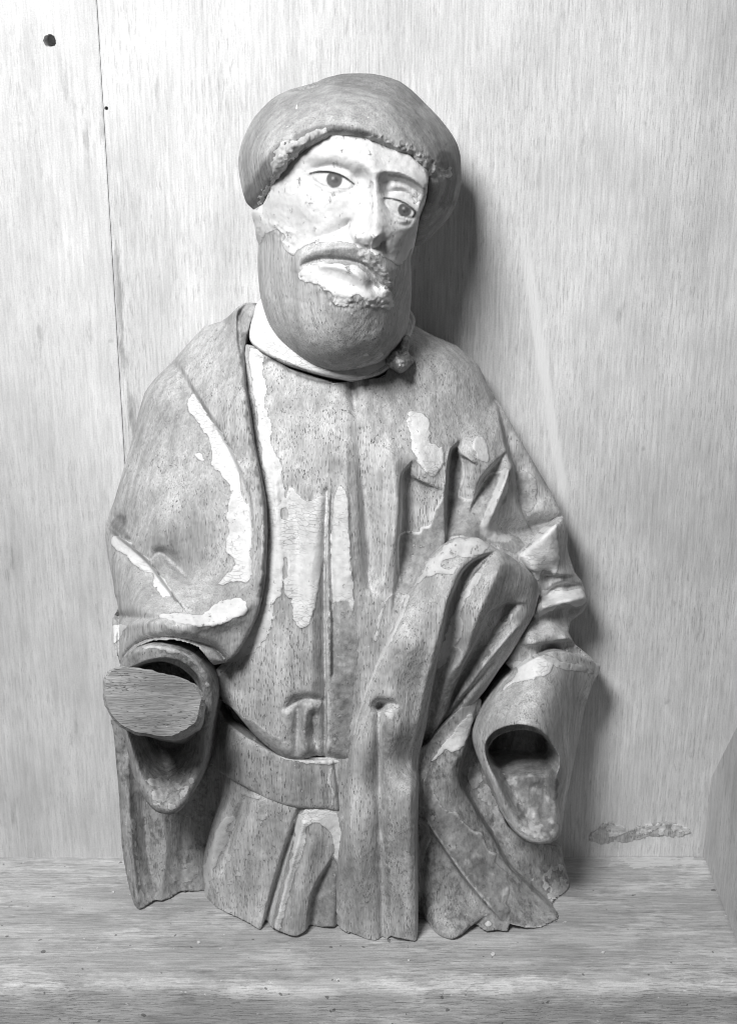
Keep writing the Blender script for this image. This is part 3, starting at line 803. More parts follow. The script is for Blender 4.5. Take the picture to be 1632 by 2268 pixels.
c.mottle(v(4, (300,1150), (420,1100), (560,1050), (610,1130), (520,1290), (440,1320), (350,1290)), .60, 20, .42, 46)
carve('sleeve', c, W_COAT, res=3.2, back=110)

# ---- right sleeve with its hollow opening
c = Carving(v(5, (1020,450), (930,560), (870,660), (826,760), (812,850), (840,960), (900,1100), (960,1245), (1030,1350), (1100,1408), (1165,1430), (1240,1425), (1300,1392), (1330,1200), (1372,1000), (1402,850), (1442,650), (1484,520), (1528,430), (1500,390), (1400,350), (1240,330)))
c.base(v(5, (1020,460,270), (1100,420,290), (1300,400,270), (1500,430,175), (1420,560,200), (940,620,330), (1100,560,350), (1250,600,340), (870,800,345), (1060,735,405), (1220,790,385), (1350,800,255), (850,950,345), (1000,1300,380), (1180,1420,405), (1290,1390,385), (1290,1000,360), (1380,950,235), (1340,1200,280)))
c.edge(34, 70, v(5, (1300,1392), (1330,1200), (1372,1000), (1402,850), (1442,650)))
c.edge(14, 26, v(5, (1020,450), (930,560), (870,660), (826,760), (812,850), (840,960), (900,1100), (960,1245), (1030,1350), (1100,1408), (1165,1430), (1240,1425), (1300,1392)))
c.cliff(v(5, (1385,640), (1370,800), (1345,1000), (1325,1200), (1310,1380))[::-1], [10,18,18,18,12], [40,44,40,40,30], 7)
inner = spline(v(5, (870,880), (890,820), (950,772), (1050,747), (1150,762), (1220,810), (1262,875), (1280,940), (1280,1050), (1284,1200), (1280,1310), (1255,1388), (1180,1402), (1110,1385), (1060,1335), (990,1220), (930,1080), (885,970)), closed=True, n=5)
di = c.sdist(inner)
zz = (c.Y - 1316) / .3871
deep = np.interp(zz, [745, 800, 900, 960, 1040, 1200, 1390], [340, 345, 330, 235, 130, 78, 12])
c.H = c.H - deep * smooth(0, np.interp(zz, [745, 900, 1000, 1390], [7, 10, 26, 40]), di)
c.H = c.H + 7 * vnoise(c.X, c.Y * .5, 11, 19, 3) * smooth(4, 16, di)
c.rough(1.8, 30, 13)
c.paint(v(5, (1040,460), (1060,380), (1150,362), (1255,378), (1245,440), (1170,480), (1080,495), (1010,520), (960,560)), .92, 5, 3, seed=51)
c.paint(v(5, (1150,345), (1300,380), (1450,420), (1500,450), (1400,445), (1250,400)), .66, 6, 2, seed=52)
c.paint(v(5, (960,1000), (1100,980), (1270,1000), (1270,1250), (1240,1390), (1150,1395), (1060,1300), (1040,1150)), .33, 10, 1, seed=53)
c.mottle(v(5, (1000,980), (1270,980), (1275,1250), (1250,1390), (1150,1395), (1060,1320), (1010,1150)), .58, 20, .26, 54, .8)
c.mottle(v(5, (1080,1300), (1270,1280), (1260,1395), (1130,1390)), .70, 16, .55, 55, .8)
c.paint_line(v(5, (950,1225), (1030,1335), (1110,1400), (1180,1418), (1250,1415)), 3, .66, 4, 1)
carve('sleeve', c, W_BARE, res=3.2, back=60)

# ---- gathered zigzag folds of the upper arm at the right
fr = v(3, (1090,1490), (1320,1290), (1365,1245), (1402,1312), (1392,1430), (1400,1475), (1440,1590), (1480,1640), (1502,1700), (1516,1780), (1490,1832), (1412,1890), (1402,1960), (1442,2030), (1530,2100), (1592,2165), (1560,2250), (1300,2240), (1100,2230), (1020,2150), (1100,2000), (1190,1840), (1220,1700), (1180,1600))
c = Carving(fr, closed_spline=False)
c.base(v(3, (1100,1480,225), (1320,1300,245), (1370,1270,205), (1385,1430,195), (1200,1600,235), (1330,1500,238), (1330,1590,225), (1270,1600,205), (1400,1500,165), (1250,1680,200),
         (1350,1640,225), (1480,1660,150), (1280,1740,195), (1400,1700,185), (1500,1770,165), (1270,1800,248), (1420,1770,215), (1230,1900,215), (1400,1900,165), (1390,1990,235), (1200,2030,265), (1300,1950,235),
         (1290,2080,205), (1420,2090,190), (1560,2160,155), (1150,2100,230), (1300,2200,260), (1500,2220,170)))
c.edge(12, 26)
c.cliff(v(3, (1235,1590), (1290,1600), (1345,1605)), [10,22,18], 24, 5)
c.cliff(v(3, (1240,1720), (1330,1655), (1400,1650), (1480,1662)), [12,22,20,8], [18,22,18,14], 5)
c.ridge(v(3, (1245,1800), (1350,1770), (1490,1745)), [10,12,9], [16,18,16])
c.cliff(v(3, (1200,1850), (1300,1810), (1420,1795), (1500,1790)), [20,24,20,14], [24,26,24,18], 6)
c.cliff(v(3, (1195,2028), (1300,2015), (1402,2002), (1450,2040)), [26,36,34,12], [22,28,32,24], 5)
c.rough(1.8, 24, 14)
c.paint(v(3, (1095,1495), (1200,1395), (1320,1292), (1330,1350), (1345,1500), (1320,1600), (1290,1580), (1240,1580), (1215,1640), (1170,1590)), .94, 4, 2.5, seed=61)
c.paint(v(3, (1240,1700), (1350,1700), (1470,1690), (1505,1740), (1500,1775), (1450,1800), (1380,1790), (1300,1820), (1240,1850), (1200,1900), (1230,1800)), .84, 5, 2.5, seed=62)
c.paint(v(3, (1060,2130), (1150,2140), (1230,2180), (1200,2250), (1080,2240)), .84, 5, 2, seed=63)
carve('gathered_sleeve', c, W_BARE, res=3.2, back=30)

# ---- drapery at the lower right
c = Carving(v(5, (470,900), (540,860), (620,760), (720,660), (800,590), (850,600), (840,760), (860,960), (900,1100), (1000,1330), (1100,1420), (1240,1435), (1305,1440), (1338,1600), (1372,1690), (1365,1722), (1312,1790), (1322,1850), (1295,1888), (1200,1915), (1100,1910), (1010,1888), (1000,1930), (985,1955), (900,1950), (800,1902), (740,1950), (680,1976), (600,1962), (560,1905), (550,1890), (480,1915), (420,1900), (420,1200)), closed_spline=False)
c.base(v(5, (500,1000,285), (600,940,282), (740,900,262), (780,700,255), (680,800,262), (560,1300,300), (620,1100,290), (720,1080,262), (500,1900,qshelf(2056)-25), (680,1975,qshelf(2080)), (900,1950,qshelf(2070)), (990,1950,qshelf(2071)), (1180,1915,qshelf(2057)), (1310,1850,qshelf(2032)),
         (1360,1720,qshelf(1981)), (640,1600,330), (800,1690,325), (900,1500,275), (1050,1700,290), (1150,1600,205), (1280,1500,150), (1000,1400,205), (880,1200,205), (820,950,195), (1250,1700,205), (780,1300,275)))
c.edge(14, 30, v(5, (1305,1440), (1338,1600), (1372,1690), (1365,1722), (1312,1790), (1322,1850)))
# inner edge: front cloth over the mottled layer behind
c.cliff(v(5, (1310,1850), (1200,1745), (1100,1650), (1000,1550), (920,1400), (850,1290), (780,1170), (728,1080), (728,1000), (760,870)), [4,26,30,30,32,36,46,60,66,40], [40,60,60,60,60,60,60,60,60,60], 6)
c.ridge(v(5, (760,900), (700,960), (690,1060), (740,1150)), 16, [4,14,14,4])
# crease from the drape down to the toe-like point
c.cliff(v(5, (530,1290), (640,1455), (720,1575), (800,1680), (880,1770), (950,1850)), [10,20,24,22,16,4], [30,40,46,46,40,30], 5)
c.ridge(v(5, (525,1290), (640,1460), (800,1685), (940,1840)), 7, [8,10,10,6])
c.ridge(v(5, (560,1850), (620,1930), (690,1960)), 18, [6,12,8])
c.cliff(v(5, (720,1965), (790,1890), (840,1850), (880,1835)), [20,26,20,4], [22,26,20,12], 5)
c.groove(v(5, (490,1300), (500,1600), (500,1880)), 16, [10,26,26])
c.groove(v(5, (560,1000), (555,1100), (540,1260)), 10, [4,10,6])
c.rough(2.4, 26, 15).rough(1.0, 8, 16)
c.paint(v(5, (590,920), (680,800), (770,690), (800,690), (790,800), (740,870), (730,895), (690,905), (640,895), (600,930), (560,960)), .84, 4, 3, seed=71)
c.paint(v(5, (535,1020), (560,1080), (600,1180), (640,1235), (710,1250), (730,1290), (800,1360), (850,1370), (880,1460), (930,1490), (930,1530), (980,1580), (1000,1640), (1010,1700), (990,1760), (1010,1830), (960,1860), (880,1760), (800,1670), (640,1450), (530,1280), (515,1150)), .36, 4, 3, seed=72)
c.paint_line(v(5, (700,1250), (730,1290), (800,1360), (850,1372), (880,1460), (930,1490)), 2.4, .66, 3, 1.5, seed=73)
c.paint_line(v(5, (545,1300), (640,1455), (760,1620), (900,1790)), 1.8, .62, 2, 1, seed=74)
c.paint(v(5, (500,1300), (550,1320), (555,1400), (530,1480), (500,1540)), .5, 5, 2.5, seed=75)
c.paint_line(v(5, (560,1790), (540,1850), (565,1910), (600,1955)), 3, .5, 3, 1)
c.paint_line(v(5, (790,1890), (840,1850), (878,1836)), 2.5, .75, 2, 1)
c.paint(v(5, (870,1890), (890,1870), (905,1895), (880,1905)), .9, 3, 1.5)
c.paint_line(v(5, (1020,1890), (1150,1905), (1290,1880)), 2.5, .6, 3, 1)
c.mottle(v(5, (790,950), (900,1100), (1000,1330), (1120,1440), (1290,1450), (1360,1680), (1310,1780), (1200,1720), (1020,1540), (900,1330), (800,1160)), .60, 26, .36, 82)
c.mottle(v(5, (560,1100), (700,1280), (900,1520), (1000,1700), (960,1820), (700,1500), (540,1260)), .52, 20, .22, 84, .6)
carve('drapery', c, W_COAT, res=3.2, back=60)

# ---- long fall of cloth thrown over the forearm
fall_l = v(5, (10,1800), (30,1500), (58,1300), (70,1050), (92,920), (130,750), (160,640), (185,570), (250,400), (330,230), (400,90))
top = v(3, (380,1800), (450,1660), (520,1540), (620,1430), (720,1378), (850,1378), (950,1435), (1050,1490), (1150,1570), (1210,1640), (1222,1720), (1195,1840), (1110,1990), (1040,2100))
fall_r = v(5, (960,420), (880,540), (800,640), (700,745), (620,830), (560,890), (528,935), (498,1000))
bot = v(5, (487,1300), (488,1950), (486,1992), (400,1972), (330,1958), (310,1976), (250,1996), (180,1992), (100,1955), (60,1900))
c = Carving(fall_l + top + fall_r + bot, closed_spline=False)
c.base(v(3, (450,1700,375), (620,1450,375), (800,1400,365), (950,1460,360), (1190,1640,285), (1210,1740,265), (1000,1640,345), (900,1800,360), (650,1750,415)) +
       v(5, (300,400,415), (450,300,436), (180,700,408), (350,800,434), (120,1100,402), (300,1100,428), (460,1100,424), (60,1500,390), (300,1500,420), (470,1500,415), (80,1920,qshelf(2070)-8), (250,1990,qshelf(2086)), (480,1985,qshelf(2086)),
         (700,300,365), (620,600,330), (560,850,282), (900,300,322), (1040,200,290), (800,600,280), (530,1000,280)))
c.edge(22, 42, fall_l + top[:8])
c.edge(20, 50, top[7:] + fall_r)
# right-hand edge of the broad front band
c.cliff(v(5, (482,1960), (480,1700), (478,1400), (482,1150), (492,950), (522,770), (562,540), (612,300)) + v(3, (660,1800), (700,1690), (745,1590), (820,1515), (930,1465)), [46,50,56,64,70,66,60,54,50,46,40,30,6], [30,30,30,34,40,44,46,46,44,40,34,26,14], 5)
c.ridge(v(5, (440,1900), (440,1400), (455,950), (520,560), (590,280)) + v(3, (690,1640), (800,1490)), 12, [8,10,10,12,12,10,4])
# flute with its drilled top
c.groove(v(5, (265,640), (262,800), (265,1000), (270,1350), (280,1700), (285,1960)), [10,13,14,15,15,12], [24,26,24,26,24,20])
c.bump(v(5, (268,640))[0], 14, 9, -46)
c.groove(v(5, (270,622), (330,625), (380,640)), [7,8,5], [18,16,2])
c.ridge(v(5, (190,640), (165,1000), (150,1400), (165,1900)), 20, [0,8,11,11])
c.groove(v(5, (320,1700), (325,1850), (330,1960)), 8, [2,8,12])
# second ridge and the long pocket
c.ridge(v(3, (980,1560), (920,1700), (830,1900), (760,2100)) + v(5, (660,480), (590,700), (545,880)), [20,22,20,16,14,10,7], [16,24,24,22,20,16,8])
c.cliff(v(5, (535,930), (570,840), (650,650), (740,420), (830,240), (880,120)) + v(3, (960,1800), (1020,1770), (1090,1775)), [8,24,32,38,40,40,40,36,6], [14,18,28,34,36,38,36,28,14], 5)
c.groove(v(3, (1045,1800), (980,1900), (900,2020)), [14,16,16], [22,26,10])
c.ridge(v(5, (1050,190), (920,340), (800,500), (690,640), (590,800), (545,890)), [10,10,10,9,7,5], [16,18,18,16,14,6])
c.groove(v(5, (900,400), (820,500), (740,600), (640,740), (565,860)), 6, [8,14,16,14,6])
c.cliff(v(3, (870,1545), (820,1600), (770,1700))[::-1], [4,16,10], 20, 5)
c.rough(2.0, 36, 17)
c.paint(v(3, (520,1560), (600,1470), (720,1390), (850,1385), (920,1430), (850,1480), (780,1520), (700,1600), (600,1600), (520,1640), (430,1700)), .72, 9, 2.2, seed=91)
c.chip(v(3, (620,1530), (700,1500), (790,1490), (740,1540), (650,1570)), 8, 2.2)
c.paint(v(3, (850,1590), (870,1620), (800,1720), (740,1830), (760,1900), (750,1980), (680,2080), (640,2160), (600,2170), (650,1980), (720,1780), (800,1640)), .76, 4, 2.6, seed=92)
c.paint(v(3, (940,1960), (1000,1870), (1060,1840), (1050,1890), (1000,1950)), .8, 4, 2.5, seed=93)
c.paint(v(5, (650,380), (700,300), (740,380), (660,560), (580,760), (530,860), (550,700), (600,520)), .52, 5, 2.2, seed=94)
c.paint(v(5, (660,560), (760,420), (830,300), (900,330), (780,560), (640,740)), .36, 5, 2.2, seed=95)
c.paint_line(v(5, (430,10), (370,170), (300,310), (230,450), (180,590), (155,660), (120,800)), [3,4,4,4,3,3,2], .82, 3, 2, seed=96)
c.paint(v(5, (300,700), (350,720), (340,800), (310,1000), (330,1250), (320,1500), (330,1800), (310,1800), (295,1400), (290,1000)), .44, 5, 1.6, seed=97)
c.paint(v(5, (410,1490), (450,1500), (460,1600), (440,1700), (420,1600)), .6, 8, 1.5, seed=98)
c.paint_line(v(5, (300,680), (330,700), (345,690)), 4, .75, 4, 1.5)
carve('thrown_cloth', c, W_BARE, res=2.95, thick=150, back=60)
# ---- head with beard
outer = v(1, (250,915), (190,908), (150,880), (118,800), (92,700), (95,600), (130,480), (200,350), (300,240), (400,180), (520,143), (590,122), (640,100), (750,72), (900,68), (1000,85), (1100,120), (1180,180), (1260,262), (1340,340), (1420,430), (1470,500), (1495,570), (1502,650), (1490,770), (1460,870), (1420,960), (1330,1062), (1250,1132), (1172,1178))
inn = v(1, (1165,1170), (1185,1090), (1215,980), (1245,880), (1262,800), (1240,690), (1150,605), (1050,542), (900,478), (780,460), (680,462), (600,500), (500,560), (430,622), (380,692), (318,780), (268,870))
face_l = v(1, (300,800), (262,880), (205,915), (195,950), (210,1010), (215,1075), (228,1130), (222,1250), (235,1400), (250,1480), (290,1600), (350,1700), (430,1780), (520,1848), (600,1888), (700,1910), (800,1900), (930,1862), (1020,1820), (1080,1750), (1122,1690), (1150,1600), (1166,1480), (1170,1350), (1165,1200), (1190,1100), (1215,980), (1226,900), (1256,840), (1266,780))
c = Carving(face_l + v(1, (1270,600), (1150,420), (900,330), (700,330), (450,450), (330,650)), step=1.25, k=1.0)
c.base(v(1, (310,820,345), (420,660,392), (600,560,426), (800,520,436), (1000,560,424), (1180,700,416), (1255,830,400), (450,950,395), (600,930,432), (760,900,450), (270,1020,318), (215,1000,275), (930,660,446), (1080,1080,458), (1195,1060,440),
         (235,1300,290), (350,1300,368), (500,1350,432), (740,1280,474), (750,1500,488), (950,1480,465), (1100,1400,418), (1155,1500,362), (760,1700,462), (500,1680,402), (330,1560,340), (760,1860,405), (1000,1760,405), (1040,950,448)))
c.edge(58, 105, face_l[6:26])
c.edge(12, 22, face_l[25:])
c.edge(18, 26, face_l[:7])
# ear lobe and hairline
c.groove(v(1, (262,900), (255,1000), (250,1100)), 7, [14,12,4])
# brow, eye sockets
c.ridge(v(1, (470,650), (580,585), (720,580), (850,625), (925,680)), [18,24,26,22,14], [1,6,9,10,6])
c.bump(v(1, (685,715))[0], 46, 26, -22, 14)
c.bump(v(1, (860,740))[0], 20, 26, -20, 20)
c.bump(v(1, (1095,860))[0], 46, 30, -20, 30)
c.bump(v(1, (1015,790))[0], 12, 30, -22, -8)
c.ridge(v(1, (975,680), (1080,685), (1180,728), (1245,790), (1265,850)), [8,10,11,11,8], [10,16,17,15,5], wr=[11,10,10,10,7])
c.groove(v(1, (1000,745), (1090,745), (1180,785), (1240,850)), [9,9,9,7], [10,12,12,7])
# nose
c.ridge(v(1, (925,610), (940,700), (952,800), (955,900), (945,1000), (930,1092)), [22,24,30,36,40,32], [6,16,27,36,45,42], wr=[20,17,15,15,15,16], power=1.8)
c.bump(v(1, (925,1082))[0], 20, 14, 16, 20)
c.bump(v(1, (838,1082))[0], 16, 13, 20, 30)
c.bump(v(1, (968,1078))[0], 8, 9, 16)
c.groove(v(1, (785,995), (776,1050), (798,1098)), [7,8,6], [8,14,8])
c.cliff(v(1, (815,1112), (850,1126), (890,1140), (930,1138), (972,1118)), [2,10,24,26,14], [12,15,16,16,12], 8)
c.spot(v(1, (893,1136))[0], 5, .55, 3)
# cheeks, nasolabial folds
c.bump(v(1, (520,900))[0], 62, 44, 16, 15)
c.bump(v(1, (1120,1030))[0], 28, 40, 12)
c.groove(v(1, (800,980), (745,1030), (680,1065), (580,1090)), [8,13,13,8], [5,14,12,2])
c.groove(v(1, (985,1100), (1010,1170), (1045,1230)), 9, [10,12,4])
# eyes
def eye(ctr, rx, ry, ang, upper, lower, h, lid):
    c.dome(ctr, rx, ry, h, ang)
    c.ridge(upper, 4.2, lid, wr=2.4)
    c.ridge(lower, 5.0, [x * .35 for x in lid])
eye(v(1, (688,733))[0], 47, 19, 14, v(1, (545,700), (600,682), (680,680), (755,706), (822,758)), v(1, (575,765), (640,796), (720,806), (790,782)), 10, [3,7,8,7,4])
eye(v(1, (1106,904))[0], 38, 17, 26, v(1, (998,846), (1070,850), (1135,874), (1195,928)), v(1, (1040,945), (1095,985), (1160,980)), 13, [4,8,9,6])
c.groove(v(1, (585,672), (680,645), (770,672), (830,720)), 5.5, [2,5,6,3])
c.groove(v(1, (1030,810), (1110,800), (1180,845), (1205,890)), 4.5, [6,11,10,4])
c.groove(v(1, (590,790), (660,818), (740,824)), 6, [2,4,2])
c.groove(v(1, (1050,985), (1110,1015), (1160,1005)), 5, [3,7,3])
# moustache, mouth, lower lip
c.ridge(v(1, (905,1165), (800,1150), (680,1150), (570,1170), (500,1215), (475,1285)), [14,17,18,17,14,9], [10,17,19,18,14,5], wr=[10,11,11,11,10,8])
c.ridge(v(1, (905,1165), (965,1215), (1020,1300), (1050,1390)), [10,13,13,8], [14,26,24,8])
c.groove(v(1, (500,1262), (540,1238), (620,1218), (760,1226), (870,1252), (940,1320), (985,1395)), [5,6,6,6,7,8,6], [5,10,14,14,16,22,14])
c.bump(v(1, (572,1262))[0], 12, 6, -14, -20)
c.ridge(v(1, (610,1262), (720,1268), (820,1305), (890,1365)), [7,11,12,8], [5,13,15,7])
c.bump(v(1, (930,1385))[0], 10, 20, -20, -40)
c.groove(v(1, (620,1335), (720,1345), (820,1385), (890,1420)), [9,10,10,8], [2,5,6,2])
c.ridge(v(1, (560,1330), (640,1390), (760,1440), (900,1460), (1000,1440)), 16, [4,8,10,8,4])
c.rough(2.2, 34, 20).rough(.9, 11, 21)
# flesh-coloured priming left on face and round the mouth
face_p = v(1, (240,900), (300,760), (400,620), (560,480), (700,430), (900,440), (1100,540), (1270,700), (1280,850), (1225,1000), (1190,1110), (1110,1250), (1040,1230), (985,1190), (960,1200), (900,1160), (850,1150), (820,1128), (700,1115), (560,1120), (480,1165), (430,1195), (385,1130), (395,1080), (330,1040), (270,1080), (232,1130), (205,1060), (180,930))
c.paint(face_p, .74, 5, 3, seed=101)
c.paint(v(1, (500,1275), (560,1240), (640,1235), (760,1250), (870,1275), (950,1380), (1000,1385), (1045,1420), (1050,1500), (1020,1530), (980,1520), (900,1500), (860,1440), (810,1445), (780,1490), (720,1520), (690,1490), (690,1440), (620,1400), (560,1370), (500,1350), (475,1320)), .76, 6, 3, seed=102)
c.paint(v(1, (860,1190), (930,1215), (1000,1290), (1045,1340), (1040,1390), (980,1350), (930,1290), (870,1240)), .6, 9, 3, seed=103)
c.paint(v(1, (830,1870), (900,1840), (980,1790), (1000,1830), (930,1880), (830,1905), (700,1915)), .6, 6, 2, seed=104)
c.paint(v(1, (870,1800), (910,1790), (915,1810), (880,1815)), .85, 4, 1.5, seed=105)
c.rough_in(v(1, (840,1170), (930,1190), (1010,1270), (1060,1340), (1060,1420), (990,1390), (930,1300), (860,1230)), 5, 9, 63)
c.rough_in(v(1, (500,1300), (620,1360), (700,1430), (900,1460), (1040,1430), (1050,1520), (900,1510), (700,1520), (600,1400), (490,1350)), 5, 12, 64)
c.rough_in(v(1, (250,960), (380,1000), (460,1080), (430,1200), (380,1120), (300,1060), (230,1060)), 5, 12, 65)
# drawn lids, irises, brows
c.pigment(v(1, (548,697), (600,686), (680,690), (755,716), (820,762)), [1.8,3.0,2.6,2.8,1.6], .95)
c.pigment(v(1, (1000,845), (1070,855), (1135,882), (1188,930), (1178,960)), [1.6,2.3,2.6,3.0,2.0], .97)
c.pigment(v(1, (580,762), (620,785)), 2.2, .3)
c.pigment(v(1, (690,805), (770,805)), 2.0, .25)
c.pigment(v(1, (1090,968), (1140,985)), 2.0, .3)
lid = c.pig.copy(); c.pig[:] = 0
EYE_OUT = ([(550,702), (610,690), (690,692), (755,716), (815,762), (780,776), (720,790), (640,778), (580,744)], [(1005,850), (1070,860), (1130,886), (1185,935), (1160,975), (1100,980), (1040,935)])
for (X, Y, r), eo in zip(((698,734,16.5), (1128,918,14)), EYE_OUT):
    p = v(1, (X, Y))[0]
    keep = c.pig.copy(); c.pig[:] = 0
    c.spot(p, r, .90); c.spot((p[0] + 2, p[1] + 1), r * .5, .95)
    c.pigment([(p[0] + r * math.cos(t), p[1] + r * math.sin(t)) for t in np.linspace(0, 6.28, 14)], 1.5, .85)
    c.pig = np.maximum(keep, c.pig * smooth(-.5, .8, c.sdist(spline(v(1, *eo), closed=True))))
c.pig = np.maximum(c.pig, lid)
for X, Y in ((690, 724), (1120, 908)):  # catchlight put into the colour: a small pale glint in each iris
    p = v(1, (X, Y))[0]
    c.pig = c.pig * (1 - .6 * np.exp(-((c.X - p[0]) ** 2 + (c.Y - p[1]) ** 2) / 7))
for k in range(7):
    a = k / 6
    c.pigment(v(1, (1030 + 190 * a, 705 + 70 * a * a), (1060 + 190 * a, 715 + 75 * a * a)), 2.6, .42)
c.pigment(v(1, (590,560), (700,545), (800,575)), 2.0, .10)
c.stain = .6 * smooth(8, 0, c.seg(spline(v(1, (500,1250), (620,1205), (760,1215), (880,1240))))[0]) * (1 - c.mask)  # lower edge of the moustache coloured darker along the mouth
# iris only inside the lid opening
c.rough(.8, 8, 44)
c.H = c.H - 60 * smooth(3, 24, c.sdist(np.array(outer + inn)))      # the skull runs in under the cap
V, Q, att, X, Y = c.mesh('head', res=2.4, back=60, shell_back=(250, 90, 160))
N = vert_normals(V, Q)
qx, qy = X[Q].mean(1), Y[Q].mean(1)
def inside(poly, x, y):
    r = np.zeros(len(x), bool); n = len(poly)
    for i in range(n):
        a, b = poly[i], poly[(i + 1) % n]
        if a[1] == b[1]: continue
        r ^= ((a[1] > y) != (b[1] > y)) & (x < (b[0] - a[0]) * (y - a[1]) / (b[1] - a[1]) + a[0])
    return r
front = N[Q].mean(1)[:, 1] < -.05
eyes = [inside(spline(v(1, *p), closed=True), qx, qy) & front for p in
        EYE_OUT]
fp = c.sdist(spline(face_p, closed=True))
painted = att['mask'][Q].mean(1) > .5
low = bilin(fp, (Y - c.y0) / c.step, (X - c.x0) / c.step)[Q].mean(1) < -3
lowB = qy > v(1, (0, 1100))[0][1]
mouth = inside(spline(v(1, (540,1262), (620,1232), (760,1242), (870,1270), (940,1350), (900,1400), (820,1345), (720,1305), (620,1290)), closed=True), qx, qy) & front
beard = (~painted) & lowB & ~mouth
rest = ~(eyes[0] | eyes[1] | beard | mouth)
head = split_object('head', V, Q, att, N, rest, W_HEAD, fig, FIG)
split_object('beard', V, Q, att, N, beard, W_HEAD, head, FIG)
split_object('mouth', V, Q, att, N, mouth, W_HEAD, head, FIG)
for e in eyes: split_object('eye', V, Q, att, N, e, W_HEAD, head, FIG)

# ---- rolled cap
c = Carving(outer + inn, step=1.5, closed_spline=False, k=1.0)
c.base(v(1, (220,880,322), (120,700,250), (250,600,375), (400,450,405), (700,350,432), (720,200,360), (900,150,330), (950,380,432), (1150,480,412), (1300,600,375), (1400,720,320), (1480,650,230), (1380,900,300), (1250,1050,290), (300,350,330), (1200,300,330), (500,200,320)))
c.edge(96, 150, outer[1:])
c.edge(26, 56, inn[6:])
c.edge(34, 60, inn[:7])
c.cliff(v(1, (430,195), (600,172), (760,165), (900,185), (1050,240), (1180,320))[::-1], [10,30,46,46,36,10], [30,46,58,58,46,26], 10)
c.ridge(v(1, (560,130), (700,120), (900,120), (1080,160)), 20, [6,12,12,6])
c.groove(v(1, (440,188), (600,168), (760,163), (900,184), (1050,238), (1170,310)), [6,8,9,9,8,6], [4,11,15,15,12,4])
c.rough(4.0, 60, 22).rough(1.6, 20, 23)
c.groove(v(1, (1300,640), (1380,700), (1440,640)), 10, [8,14,4])
c.paint(v(1, (250,900), (230,860), (300,740), (330,680), (320,625), (340,570), (400,500), (480,490), (570,430), (600,410), (650,415), (655,450), (560,500), (440,610), (380,700), (300,800), (268,880)), .46, 10, 5, seed=111)
c.rough_in(v(1, (250,900), (230,860), (300,740), (340,570), (400,500), (570,430), (650,415), (655,450), (560,500), (440,610), (380,700), (300,800), (268,880)), 6, 12, 61).rough_in(v(1, (250,900), (340,570), (400,500), (650,415), (655,450), (440,610), (268,880)), 4, 5, 71)
c.paint(v(1, (880,480), (930,470), (1050,515), (1130,545), (1170,520), (1200,560), (1290,610), (1340,660), (1400,660), (1430,690), (1390,730), (1330,690), (1260,700), (1150,610), (1000,540)), .42, 11, 5, seed=112)
c.rough_in(v(1, (880,470), (1050,505), (1170,515), (1290,600), (1400,650), (1390,740), (1260,720), (1150,620), (1000,545)), 7, 12, 62).rough_in(v(1, (880,470), (1170,515), (1400,650), (1390,740), (1150,620)), 4, 5, 72)
c.paint_line(v(1, (640,100), (750,74), (900,72), (1000,88), (1100,122)), 2.2, .75, 2, 1)
c.paint(v(1, (465,270), (480,270), (478,300), (462,305)), .85, 3, 1.5)
c.stain = .9 * smooth(-10, 6, 46 - c.seg(spline(v(1, (268,870), (318,780), (380,692), (430,622))))[0] + 8 * vnoise(c.X, c.Y, 20, 9))  # left rim: shade of the downward-facing underside put into the colour
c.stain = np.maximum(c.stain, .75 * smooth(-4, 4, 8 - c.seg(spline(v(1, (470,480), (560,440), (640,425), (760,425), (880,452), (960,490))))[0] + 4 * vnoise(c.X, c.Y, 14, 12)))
c.stain = np.maximum(c.stain, .7 * smooth(-6, 6, c.sdist(spline(v(1, (1330,600), (1400,560), (1440,700), (1430,860), (1350,900), (1380,740)), closed=True)) + 10 * vnoise(c.X, c.Y, 22, 14)))  # right side darkened in colour where the cap turns from the lamp
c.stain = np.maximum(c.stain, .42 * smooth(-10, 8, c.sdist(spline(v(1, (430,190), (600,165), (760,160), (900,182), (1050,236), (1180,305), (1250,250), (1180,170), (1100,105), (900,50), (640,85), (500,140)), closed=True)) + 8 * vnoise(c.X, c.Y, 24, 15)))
carve('cap', c, W_HAT, res=2.8, back=70, shell_back=(210, 110, 130))

# ---- sawn stump of the forearm
import random
random.seed(4)
st_pts = v(4, (45,620), (48,520), (75,462), (130,440), (200,440), (290,452), (380,470), (470,490), (560,520), (620,560), (662,610), (668,660), (650,730), (630,790), (590,820), (540,850), (480,878), (400,880), (320,865), (240,850), (170,820), (110,770), (65,700))
pts = spline(st_pts, closed=True, n=3)
pts = pts + rng.normal(0, .7, pts.shape)
front = np.array([pix_to_world(X, Y, 560 - .10 * (X - 338) + .05 * (1558 - Y)) for X, Y in pts])
ctr = front.mean(0)
ax = np.array([-0.002, 0.118, -0.078])           # runs back into the sleeve
bm = bmesh.new()
rows = []
for t, k in ((0, 0), (0, .93), (.03, 1.0), (.2, .93), (.45, .86), (.7, .80), (1, .74)):
    rr = []
    for i, p in enumerate(front):
        if k == 0: continue
        off = (p - ctr) * k
        j = 0 if k == .93 else .0004
        q = ctr + off + ax * t + np.array([random.uniform(-j, j) for _ in range(3)])
        rr.append(bm.verts.new(q - np.array(FIG)))
    if rr: rows.append(rr)
